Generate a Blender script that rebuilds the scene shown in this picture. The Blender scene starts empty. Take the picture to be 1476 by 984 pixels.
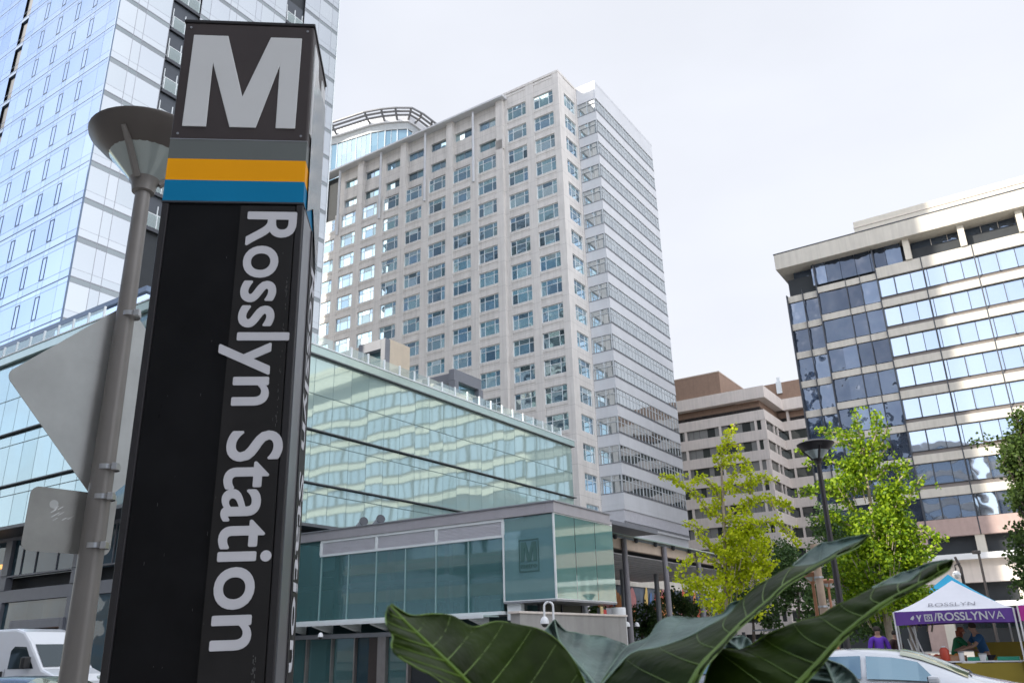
# street scene: metro pylon, office towers, plaza
import bpy, bmesh, math, random
from mathutils import Vector, Matrix, noise
R=math.radians
random.seed(7)
S=bpy.context.scene; COL=S.collection
# ------------------------------------------------------------------ camera frame and street grid
F=1175.10; PITCH=R(20.506); ROLL=R(-1.4456); AZ=R(33.235); EYE=1.65
fw=Vector((0,math.cos(PITCH),math.sin(PITCH))); up0=Vector((0,-math.sin(PITCH),math.cos(PITCH))); rt0=Vector((1,0,0))
rt=rt0*math.cos(ROLL)+up0*math.sin(ROLL); upv=up0*math.cos(ROLL)-rt0*math.sin(ROLL)
eR=Vector((math.sin(AZ),math.cos(AZ),0)); eL=Vector((-math.cos(AZ),math.sin(AZ),0)); TH=math.pi/2-AZ
def at(x,y,d):                       # world point seen at photo pixel x,y at horizontal distance d
    v=fw*F+rt*(x-738)-upv*(y-492); v/=math.hypot(v.x,v.y); return Vector((v.x*d,v.y*d,v.z*d+EYE))
def G2W(g): return eR*g[0]+eL*g[1]+Vector((0,0,g[2] if len(g)>2 else 0))
def polar(az,d,z=0): return Vector((math.sin(R(az))*d,math.cos(R(az))*d,z))
BASE={}
def props(o,label=None,cat=None,group=None,kind=None):
    if label: o['label']=label
    if cat: o['category']=cat
    if group: o['group']=group
    if kind: o['kind']=kind
    return o
def link(o,parent=None):
    COL.objects.link(o)
    if parent is not None: o.parent=parent; BASE[o.name]=BASE.get(parent.name,(0,0,0))
    return o
def thing(name,label,cat,loc=(0,0,0),rz=0,group=None,grid=None,kind=None):
    o=bpy.data.objects.new(name,None); o.empty_display_size=.3; link(o)
    if grid is not None:
        o.location=G2W(grid); o.rotation_euler.z=TH; BASE[o.name]=tuple(grid)
    else:
        o.location=loc; o.rotation_euler.z=rz; BASE[o.name]=(0,0,0)
    return props(o,label,cat,group,kind)
class MB:
    def __init__(s): s.v=[]; s.f=[]; s.m=[]; s.cm=0; s.uv=None
    def add(s,vs,fs):
        s.ch=getattr(s,'ch',[]); s.ch.append((len(s.v),len(s.f),len(vs),len(fs))); n=len(s.v); s.v+= [tuple(v) for v in vs]; s.f+=[tuple(i+n for i in f) for f in fs]; s.m+=[s.cm]*len(fs); return s
    def box(s,x0,x1,y0,y1,z0,z1):
        if x0>x1:x0,x1=x1,x0
        if y0>y1:y0,y1=y1,y0
        if z0>z1:z0,z1=z1,z0
        return s.add([(x0,y0,z0),(x1,y0,z0),(x1,y1,z0),(x0,y1,z0),(x0,y0,z1),(x1,y0,z1),(x1,y1,z1),(x0,y1,z1)],
              [(0,3,2,1),(4,5,6,7),(0,1,5,4),(1,2,6,5),(2,3,7,6),(3,0,4,7)])
    def quad(s,a,b,c,d): return s.add([a,b,c,d],[(0,1,2,3)])
    def prism(s,poly,z0,z1):
        n=len(poly); return s.add([(p[0],p[1],z0) for p in poly]+[(p[0],p[1],z1) for p in poly],
            [tuple(range(n))[::-1],tuple(range(n,2*n))]+[(i,(i+1)%n,(i+1)%n+n,i+n) for i in range(n)])
    def tube(s,pts,rad,n=8,caps=True):
        pts=[Vector(p) for p in pts]; k=len(pts)
        if not hasattr(rad,'__len__'): rad=[rad]*k
        vs=[];fs=[]; ref=None
        for i,p in enumerate(pts):
            d=(pts[min(i+1,k-1)]-pts[max(i-1,0)])
            if d.length<1e-9: d=Vector((0,0,1))
            d.normalize()
            if ref is None: ref=Vector((1,0,0)) if abs(d.x)<.9 else Vector((0,1,0))
            u=d.cross(ref); 
            if u.length<1e-4: u=d.orthogonal()
            u.normalize(); w=d.cross(u); ref=w.cross(d) if False else ref
            for j in range(n):
                a=2*math.pi*j/n; vs.append(p+u*math.cos(a)*rad[i]+w*math.sin(a)*rad[i])
        for i in range(k-1):
            for j in range(n): fs.append((i*n+j,i*n+(j+1)%n,(i+1)*n+(j+1)%n,(i+1)*n+j))
        if caps: fs.append(tuple(range(n))); fs.append(tuple(range((k-1)*n,k*n))[::-1])
        return s.add(vs,fs)
    def lathe(s,prof,c=(0,0,0),n=28):
        vs=[];fs=[];k=len(prof)
        for r,z in prof:
            for j in range(n):
                a=2*math.pi*j/n; vs.append((c[0]+r*math.cos(a),c[1]+r*math.sin(a),c[2]+z))
        for i in range(k-1):
            for j in range(n): fs.append((i*n+j,i*n+(j+1)%n,(i+1)*n+(j+1)%n,(i+1)*n+j))
        return s.add(vs,fs)
    def each(s,name,mats,parent=None,**k):
        out=[]
        for v0,f0,nv,nf in s.ch:
            q=MB(); q.add(s.v[v0:v0+nv],[tuple(i-v0 for i in f) for f in s.f[f0:f0+nf]]); out.append(q.build(name,mats,parent,**k))
        return out
    def build(s,name,mats,parent=None,smooth=False,bevel=0,base=None,label=None,kind=None,fixn=True):
        b=base if base is not None else (BASE.get(parent.name,(0,0,0)) if parent is not None else (0,0,0))
        me=bpy.data.meshes.new(name); me.from_pydata([(v[0]-b[0],v[1]-b[1],v[2]-b[2]) for v in s.v],[],s.f)
        if not isinstance(mats,(list,tuple)): mats=[mats]
        for m in mats: me.materials.append(m)
        if len(mats)>1: me.polygons.foreach_set('material_index',s.m)
        if fixn:
            bm=bmesh.new(); bm.from_mesh(me); bmesh.ops.recalc_face_normals(bm,faces=bm.faces); bm.to_mesh(me); bm.free()
        if smooth:
            me.polygons.foreach_set('use_smooth',[True]*len(me.polygons))
            try: me.set_sharp_from_angle(angle=R(40))
            except Exception: pass
        me.update()
        o=bpy.data.objects.new(name,me); link(o,parent)
        if bevel:
            md=o.modifiers.new('bev','BEVEL'); md.width=bevel; md.segments=2; md.limit_method='ANGLE'; md.angle_limit=R(50)
        return props(o,label=label,kind=kind)
def dup(o,parent=None,loc=None,recursive=True):
    c=o.copy(); COL.objects.link(c)
    if parent is not None: c.parent=parent
    if loc is not None: c.location=loc
    BASE[c.name]=BASE.get(o.name,(0,0,0))
    if recursive:
        for ch in list(o.children): dup(ch,c)
    return c
# ------------------------------------------------------------------ materials
def nodes(name):
    m=bpy.data.materials.new(name); m.use_nodes=True; nt=m.node_tree; b=nt.nodes['Principled BSDF']; return m,nt,b
def setin(b,k,v):
    if k in b.inputs: b.inputs[k].default_value=v
def mat(name,col,rough=.6,metal=0,var=.1,vs=1.5,bump=0,bs=30,spec=.5,coat=0,streak=0,island=0,joint=0,rvar=0):
    m,nt,b=nodes(name); N=nt.nodes.new; L=nt.links.new
    setin(b,'Roughness',rough); setin(b,'Metallic',metal); setin(b,'Specular IOR Level',spec); setin(b,'Coat Weight',coat)
    tc=N('ShaderNodeTexCoord'); nz=N('ShaderNodeTexNoise'); nz.inputs['Scale'].default_value=vs; nz.inputs['Detail'].default_value=6; nz.inputs['Roughness'].default_value=.62
    L(tc.outputs['Object'],nz.inputs['Vector'])
    mr=N('ShaderNodeMapRange'); mr.inputs['From Min'].default_value=.3; mr.inputs['From Max'].default_value=.7; mr.inputs['To Min'].default_value=1-var; mr.inputs['To Max'].default_value=1+var
    L(nz.outputs['Fac'],mr.inputs['Value'])
    val=mr.outputs['Result']
    if streak:
        mp=N('ShaderNodeMapping'); mp.inputs['Scale'].default_value=(2.2,2.2,.12); L(tc.outputs['Object'],mp.inputs['Vector'])
        n2=N('ShaderNodeTexNoise'); n2.inputs['Scale'].default_value=1.3; n2.inputs['Detail'].default_value=5; L(mp.outputs['Vector'],n2.inputs['Vector'])
        m2=N('ShaderNodeMapRange'); m2.inputs['From Min'].default_value=.42; m2.inputs['From Max'].default_value=.75; m2.inputs['To Min'].default_value=1; m2.inputs['To Max'].default_value=1-streak
        L(n2.outputs['Fac'],m2.inputs['Value']); mm=N('ShaderNodeMath'); mm.operation='MULTIPLY'; L(val,mm.inputs[0]); L(m2.outputs['Result'],mm.inputs[1]); val=mm.outputs[0]
    if island:
        gi=N('ShaderNodeNewGeometry'); m3=N('ShaderNodeMapRange'); m3.inputs['To Min'].default_value=1-island; m3.inputs['To Max'].default_value=1+island
        L(gi.outputs['Random Per Island'],m3.inputs['Value']); mm=N('ShaderNodeMath'); mm.operation='MULTIPLY'; L(val,mm.inputs[0]); L(m3.outputs['Result'],mm.inputs[1]); val=mm.outputs[0]
    if joint:
        sx_=N('ShaderNodeSeparateXYZ'); L(tc.outputs['Object'],sx_.inputs[0]); ms=[]
        for ax,per,ph in (('Z',joint,.08),('Y',joint*1.262,.10)):
            a1=N('ShaderNodeMath'); a1.operation='MULTIPLY_ADD'; L(sx_.outputs[ax],a1.inputs[0]); a1.inputs[1].default_value=1/per; a1.inputs[2].default_value=ph+50
            a2=N('ShaderNodeMath'); a2.operation='FRACT'; L(a1.outputs[0],a2.inputs[0]); a3=N('ShaderNodeMath'); a3.operation='LESS_THAN'; L(a2.outputs[0],a3.inputs[0]); a3.inputs[1].default_value=.05/per; ms.append(a3.outputs[0])
        mxx=N('ShaderNodeMath'); mxx.operation='MAXIMUM'; L(ms[0],mxx.inputs[0]); L(ms[1],mxx.inputs[1])
        m4=N('ShaderNodeMath'); m4.operation='MULTIPLY_ADD'; L(mxx.outputs[0],m4.inputs[0]); m4.inputs[1].default_value=-.32; m4.inputs[2].default_value=1
        mm=N('ShaderNodeMath'); mm.operation='MULTIPLY'; L(val,mm.inputs[0]); L(m4.outputs[0],mm.inputs[1]); val=mm.outputs[0]
    if rvar:
        nr=N('ShaderNodeTexNoise'); nr.inputs['Scale'].default_value=vs*2.5; nr.inputs['Detail'].default_value=8; mpr=N('ShaderNodeMapping'); mpr.inputs['Scale'].default_value=(1,1,.25); L(tc.outputs['Object'],mpr.inputs['Vector']); L(mpr.outputs['Vector'],nr.inputs['Vector'])
        m5=N('ShaderNodeMapRange'); m5.inputs['From Min'].default_value=.3; m5.inputs['From Max'].default_value=.7; m5.inputs['To Min'].default_value=rough-rvar; m5.inputs['To Max'].default_value=rough+rvar; L(nr.outputs['Fac'],m5.inputs['Value']); L(m5.outputs['Result'],b.inputs['Roughness'])
    vm=N('ShaderNodeVectorMath'); vm.operation='SCALE'; vm.inputs[0].default_value=col[:3]; L(val,vm.inputs['Scale']); L(vm.outputs['Vector'],b.inputs['Base Color'])
    if bump:
        nb=N('ShaderNodeTexNoise'); nb.inputs['Scale'].default_value=bs; nb.inputs['Detail'].default_value=4; L(tc.outputs['Object'],nb.inputs['Vector'])
        bp=N('ShaderNodeBump'); bp.inputs['Strength'].default_value=bump; bp.inputs['Distance'].default_value=.02; L(nb.outputs['Fac'],bp.inputs['Height']); L(bp.outputs['Normal'],b.inputs['Normal'])
    return m
def glass(name,cols,metal=.5,rough=.02,warp=.004,tilt=.012,wscale=.5,bright=(0.85,1.1),ior=1.5,spec=.8):
    """reflective facade glazing: each pane picks its own tint, is very slightly out of plane and gently wavy"""
    m,nt,b=nodes(name); N=nt.nodes.new; L=nt.links.new
    setin(b,'Metallic',metal); setin(b,'Roughness',rough); setin(b,'IOR',ior); setin(b,'Specular IOR Level',spec)
    g=N('ShaderNodeNewGeometry'); oi=N('ShaderNodeObjectInfo'); ad=N('ShaderNodeMath'); ad.operation='ADD'; L(g.outputs['Random Per Island'],ad.inputs[0]); L(oi.outputs['Random'],ad.inputs[1])
    wn=N('ShaderNodeTexWhiteNoise'); wn.noise_dimensions='1D'; L(ad.outputs[0],wn.inputs['W'])
    cr=N('ShaderNodeValToRGB'); e=cr.color_ramp.elements
    while len(e)<len(cols): e.new(.5)
    for i,c in enumerate(cols): e[i].position=i/max(1,len(cols)-1); e[i].color=(*c,1)
    L(wn.outputs['Value'],cr.inputs['Fac']); L(cr.outputs['Color'],b.inputs['Base Color'])
    tc=N('ShaderNodeTexCoord'); nz=N('ShaderNodeTexNoise'); nz.inputs['Scale'].default_value=wscale; nz.inputs['Detail'].default_value=1.5; L(tc.outputs['Object'],nz.inputs['Vector'])
    s1=N('ShaderNodeVectorMath'); s1.operation='SUBTRACT'; L(nz.outputs['Color'],s1.inputs[0]); s1.inputs[1].default_value=(.5,.5,.5)
    s2=N('ShaderNodeVectorMath'); s2.operation='SCALE'; L(s1.outputs[0],s2.inputs[0]); s2.inputs['Scale'].default_value=warp*10
    t1=N('ShaderNodeVectorMath'); t1.operation='SUBTRACT'; L(wn.outputs['Color'],t1.inputs[0]); t1.inputs[1].default_value=(.5,.5,.5)
    t2=N('ShaderNodeVectorMath'); t2.operation='SCALE'; L(t1.outputs[0],t2.inputs[0]); t2.inputs['Scale'].default_value=tilt
    a1=N('ShaderNodeVectorMath'); L(s2.outputs[0],a1.inputs[0]); L(t2.outputs[0],a1.inputs[1])
    a2=N('ShaderNodeVectorMath'); L(a1.outputs[0],a2.inputs[0]); L(g.outputs['Normal'],a2.inputs[1])
    nn=N('ShaderNodeVectorMath'); nn.operation='NORMALIZE'; L(a2.outputs[0],nn.inputs[0]); L(nn.outputs[0],b.inputs['Normal'])
    return m
def emit(name,col,st):
    m,nt,b=nodes(name); setin(b,'Base Color',(*col,1)); setin(b,'Emission Color',(*col,1)); setin(b,'Emission Strength',st); return m
def clearglass(name,tint,refl=.12,dens=.5,body=(.1,.25,.25),body_f=.3):
    """tinted see-through pane: body colour + transmitted light + mirror reflection"""
    m,nt,b=nodes(name); N=nt.nodes.new; L=nt.links.new; out=nt.nodes['Material Output']
    setin(b,'Base Color',(*body,1)); setin(b,'Roughness',.03); setin(b,'IOR',1.9)
    tr=N('ShaderNodeBsdfTransparent'); tr.inputs[0].default_value=(*tint,1)
    mx=N('ShaderNodeMixShader'); mx.inputs[0].default_value=body_f; L(tr.outputs[0],mx.inputs[1]); L(b.outputs[0],mx.inputs[2])
    gl=N('ShaderNodeBsdfGlossy'); gl.inputs['Roughness'].default_value=.02; gl.inputs[0].default_value=(.8,.95,.92,1)
    fr=N('ShaderNodeFresnel'); fr.inputs[0].default_value=1.3+refl*3
    m2=N('ShaderNodeMixShader'); L(fr.outputs[0],m2.inputs[0]); L(mx.outputs[0],m2.inputs[1]); L(gl.outputs[0],m2.inputs[2]); L(m2.outputs[0],out.inputs[0])
    return m
def leafmat(name,c1,c2,trans=.35,rough=.45,spec=.3):
    m,nt,b=nodes(name); N=nt.nodes.new; L=nt.links.new; out=nt.nodes['Material Output']
    g=N('ShaderNodeNewGeometry'); cr=N('ShaderNodeValToRGB'); cr.color_ramp.elements[0].color=(*c1,1); cr.color_ramp.elements[1].color=(*c2,1)
    L(g.outputs['Random Per Island'],cr.inputs['Fac']); L(cr.outputs['Color'],b.inputs['Base Color']); setin(b,'Roughness',rough); setin(b,'Specular IOR Level',spec)
    t=N('ShaderNodeBsdfTranslucent'); L(cr.outputs['Color'],t.inputs[0]); mx=N('ShaderNodeMixShader'); mx.inputs[0].default_value=trans
    L(b.outputs[0],mx.inputs[1]); L(t.outputs[0],mx.inputs[2]); L(mx.outputs[0],out.inputs[0]); return m
stone=mat('pale_precast_stone',(.635,.61,.58),.75,var=.07,vs=.5,streak=.16,joint=3.96)
white_metal=mat('white_metal_panel',(.56,.575,.60),.4,var=.05,vs=.4,streak=.05)
frame_white=mat('white_window_frame',(.72,.76,.77),.45,var=.04)
frame_grey=mat('grey_aluminium',(.30,.31,.34),.4,metal=.3,var=.06)
frame_dark=mat('dark_bronze_frame',(.05,.055,.065),.45,metal=.3,var=.1)
cream=mat('cream_concrete',(.56,.53,.47),.8,var=.07,vs=.5,streak=.14)
pinkstone=mat('pink_granite',(.42,.31,.28),.7,var=.08,streak=.08)
tanbrick=mat('tan_brick',(.36,.25,.18),.85,var=.1,vs=3,streak=.1)
beige=mat('beige_concrete',(.70,.63,.575),.8,var=.06,vs=.5,streak=.12)
beige_warm=mat('warm_beige_panel',(.50,.40,.32),.6,var=.06,streak=.08)
purplegrey=mat('grey_metal_fascia',(.40,.385,.41),.45,metal=.2,var=.05,streak=.05)
louvre_m=mat('louvre_grey',(.5,.5,.53),.5,var=.06)
steel=mat('brushed_steel',(.55,.55,.55),.3,metal=.9,var=.08)
poleM=mat('warm_grey_pole_paint',(.23,.215,.20),.45,metal=.25,var=.08,vs=3,streak=.06)
signback=mat('bare_aluminium_sign_back',(.50,.51,.50),.45,metal=.35,var=.1,vs=4,streak=.12)
signback2=mat('dull_aluminium_sign_back',(.36,.36,.34),.5,metal=.3,var=.12,vs=5,streak=.15)
darkpole=mat('dark_brown_pole_paint',(.045,.04,.042),.4,metal=.3,var=.1)
asphalt=mat('asphalt',(.05,.05,.052),.9,var=.2,vs=3,bump=.3)
paving=mat('concrete_paving',(.34,.32,.29),.85,var=.12,vs=1.2,bump=.15)
greystone=mat('grey_granite_wall',(.33,.32,.31),.75,var=.1,vs=1.2,streak=.12)
darkin=mat('dark_interior',(.03,.035,.04),.8)
white_paint=mat('white_paint',(.75,.76,.77),.35,coat=.3,var=.04,vs=1)
blackpl=mat('black_plastic',(.02,.02,.022),.4,var=.1)
rubber=mat('tyre_rubber',(.025,.025,.025),.85)
leaf_dark2=leafmat('edge_tree_leaf',(.05,.09,.02),(.11,.17,.035),.35,.5) ; leaf_mid2=leafmat('plaza_tree_leaf',(.04,.10,.025),(.10,.17,.035),.3,.5)
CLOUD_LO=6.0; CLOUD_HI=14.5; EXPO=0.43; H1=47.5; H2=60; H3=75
# ------------------------------------------------------------------ world, sun, camera
SUN_AZ=-114.9; SUN_EL=32
S.world=bpy.data.worlds.new('World'); S.world.use_nodes=True
nt=S.world.node_tree; N=nt.nodes.new; L=nt.links.new; bg=nt.nodes['Background']
sky=N('ShaderNodeTexSky'); sky.sky_type='NISHITA'; sky.sun_disc=False; sky.sun_elevation=R(SUN_EL); sky.sun_rotation=R(SUN_AZ); sky.air_density=1.0; sky.dust_density=1.5; sky.ozone_density=1.4
tc=N('ShaderNodeTexCoord'); 
def vdot(v):
    d=N('ShaderNodeVectorMath'); d.operation='DOT_PRODUCT'; L(tc.outputs['Generated'],d.inputs[0]); d.inputs[1].default_value=v; return d.outputs['Value']
def mrange(x,a,b,c,d,smooth=True):
    m=N('ShaderNodeMapRange'); m.interpolation_type='SMOOTHSTEP' if smooth else 'LINEAR'
    for k,v in zip(('From Min','From Max','To Min','To Max'),(a,b,c,d)): m.inputs[k].default_value=v
    L(x,m.inputs['Value']); return m.outputs['Result']
def mth(op,a,b):
    m=N('ShaderNodeMath'); m.operation=op
    for i,v in enumerate((a,b)):
        if isinstance(v,(int,float)): m.inputs[i].default_value=v
        else: L(v,m.inputs[i])
    return m.outputs[0]
nz=N('ShaderNodeTexNoise'); nz.inputs['Scale'].default_value=2.6; nz.inputs['Detail'].default_value=7; nz.inputs['Roughness'].default_value=.55
mp=N('ShaderNodeMapping'); mp.inputs['Scale'].default_value=(1,1,2.2); L(tc.outputs['Generated'],mp.inputs['Vector']); L(mp.outputs['Vector'],nz.inputs['Vector'])
cl=mrange(nz.outputs['Fac'],.40,.62,0,1)
bl=Vector((math.sin(R(-95)),math.cos(R(-95)),.45)).normalized()
fr=mrange(vdot(tuple(bl)),.30,.80,1.0,0.0)                       # 1 = veiled white sky, 0 = clear patch to the west
cover=mth('MAXIMUM',mth('MULTIPLY',cl,.75),fr)
# cloud brightness: softly veiled ahead, brighter overhead and behind where the clouds are lit
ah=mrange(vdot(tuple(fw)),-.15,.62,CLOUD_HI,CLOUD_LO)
n2=N('ShaderNodeTexNoise'); n2.inputs['Scale'].default_value=1.7; n2.inputs['Detail'].default_value=5; L(mp.outputs['Vector'],n2.inputs['Vector'])
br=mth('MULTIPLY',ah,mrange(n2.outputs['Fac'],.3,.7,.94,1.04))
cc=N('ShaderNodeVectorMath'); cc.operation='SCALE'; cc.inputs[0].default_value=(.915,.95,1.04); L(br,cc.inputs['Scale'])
sk=N('ShaderNodeVectorMath'); sk.operation='SCALE'; L(sky.outputs['Color'],sk.inputs[0]); sk.inputs['Scale'].default_value=1.7
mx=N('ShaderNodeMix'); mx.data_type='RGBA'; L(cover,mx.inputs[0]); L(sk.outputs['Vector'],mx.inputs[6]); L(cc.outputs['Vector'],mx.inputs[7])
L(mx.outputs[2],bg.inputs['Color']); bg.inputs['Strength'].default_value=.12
sd=bpy.data.lights.new('sun','SUN'); sd.energy=5; sd.angle=R(.5); sd.color=(1,.92,.80); so=bpy.data.objects.new('sun',sd); COL.objects.link(so)
tov=Vector((math.sin(R(SUN_AZ))*math.cos(R(SUN_EL)),math.cos(R(SUN_AZ))*math.cos(R(SUN_EL)),math.sin(R(SUN_EL))))
so.rotation_euler=tov.to_track_quat('Z','Y').to_euler(); so.location=tov*60
cd=bpy.data.cameras.new('camera'); co=bpy.data.objects.new('camera',cd); COL.objects.link(co); S.camera=co
co.matrix_world=Matrix((( rt.x,upv.x,-fw.x,0),(rt.y,upv.y,-fw.y,0),(rt.z,upv.z,-fw.z,EYE),(0,0,0,1)))
cd.sensor_width=36; cd.lens=36*F/1476; cd.clip_end=3000; cd.clip_start=.05
cd.dof.use_dof=True; cd.dof.focus_distance=6; cd.dof.aperture_fstop=8
S.view_settings.view_transform='Standard'; S.view_settings.look='None'; S.view_settings.exposure=EXPO; S.view_settings.gamma=1
S.cycles.max_bounces=8; S.cycles.transparent_max_bounces=16; S.cycles.glossy_bounces=5
try: S.cycles.use_denoising=True
except Exception: pass
# ------------------------------------------------------------------ ground
def slab(name,poly,z0,z1,m):
    mb=MB(); mb.prism([tuple(p) for p in poly],z0,z1); return mb.build(name,m)
o=MB().quad((-1500,-1500,0),(1500,-1500,0),(1500,1500,0),(-1500,1500,0)).build('ground',paving); props(o,kind='structure')
def gq(x0,x1,y0,y1): return [tuple(G2W(p)[:2]) for p in ((x0,y0),(x1,y0),(x1,y1),(x0,y1))]
o=slab('road',gq(5.5,20.5,-200,260),-.3,.006,asphalt); props(o,kind='structure')
o=slab('sidewalk',gq(-3.2,5.5,-200,260),-.3,.13,paving); props(o,kind='structure')
o=slab('plaza',gq(20.5,101,-120,34),-.3,.14,paving); props(o,kind='structure')
mb=MB()
for k in range(-12,14):
    a,b=G2W((12.9,k*6)),G2W((13.05,k*6+3)); q=gq(12.9,13.05,k*6,k*6+3); mb.add([(p[0],p[1],.011) for p in q],[(0,1,2,3)])
props(mb.build('lane_marking',white_paint,fixn=False),kind='structure')
# ------------------------------------------------------------------ helpers for facades
def window_proto(w,h,cols,transom,fr,pane,name='window',depth=.08,bar=.07,axis='y'):
    """frame mesh with mullions and a transom, origin at lower outer corner, spans +axis and +z, faces -other axis"""
    mb=MB()
    def bx(u0,u1,z0,z1,d0,d1):
        if axis=='y': mb.box(d0,d1,u0,u1,z0,z1)
        else: mb.box(u0,u1,d0,d1,z0,z1)
    bx(0,w,0,bar,0,depth); bx(0,w,h-bar,h,0,depth); bx(0,bar,bar,h-bar,0,depth); bx(w-bar,w,bar,h-bar,0,depth)
    for c in cols: bx(c*w-bar/2,c*w+bar/2,bar,h-bar,.004,depth)
    if transom:
        cs=[bar]+[c*w for c in cols]+[w-bar]
        for a,b in zip(cs[:-1],cs[1:]):
            bx(a+(bar/2 if a!=bar else 0),b-(bar/2 if b!=w-bar else 0),h*transom-bar/2,h*transom+bar/2,.008,depth)
    f=mb; g=MB()
    zs=[bar*.5,h*transom,h-bar*.5] if transom else [bar*.5,h-bar*.5]
    us=[bar*.5]+[c*w for c in cols]+[w-bar*.5]
    d=depth*.6
    for u0,u1 in zip(us[:-1],us[1:]):
        for z0,z1 in zip(zs[:-1],zs[1:]):
            if axis=='y': g.quad((d,u1,z0),(d,u0,z0),(d,u0,z1),(d,u1,z1))
            else: g.quad((u0,d,z0),(u1,d,z0),(u1,d,z1),(u0,d,z1))
    fo=f.build(name,fr,fixn=True); po=g.build('pane',pane,fo,fixn=False)
    return fo,po
def place_windows(root,proto,spots,limit=100,name='window'):
    """spots in grid coordinates, most prominent first; beyond the limit one merged part"""
    fo,po=proto; b=BASE[root.name]
    for i,p in enumerate(spots[:limit]):
        if i==0: o=fo; o.parent=root; BASE[o.name]=b
        else:
            o=fo.copy(); COL.objects.link(o); o.parent=root; c=po.copy(); COL.objects.link(c); c.parent=o
        o.location=(p[0]-b[0],p[1]-b[1],p[2]-b[2])
    rest=spots[limit:]
    if rest:
        mb=MB(); fm=fo.data; pm=po.data
        for p in rest:
            mb.cm=0; mb.add([(v.co.x+p[0],v.co.y+p[1],v.co.z+p[2]) for v in fm.vertices],[tuple(f.vertices) for f in fm.polygons])
            mb.cm=1; mb.add([(v.co.x+p[0],v.co.y+p[1],v.co.z+p[2]) for v in pm.vertices],[tuple(f.vertices) for f in pm.polygons])
        mb.build(name,[fm.materials[0],pm.materials[0]],root,kind='stuff',fixn=False)
office_pane=glass('office_window_glass',[(.20,.31,.40),(.34,.50,.56),(.52,.68,.72),(.14,.22,.30),(.62,.74,.76),(.26,.40,.54),(.36,.54,.58),(.12,.17,.20),(.30,.44,.56)],metal=.8,tilt=.03,warp=.004)
bright_pane=glass('bright_curtain_glass',[(.50,.58,.62),(.62,.70,.74),(.55,.62,.66)],metal=.85,tilt=.012,warp=.003)
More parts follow.
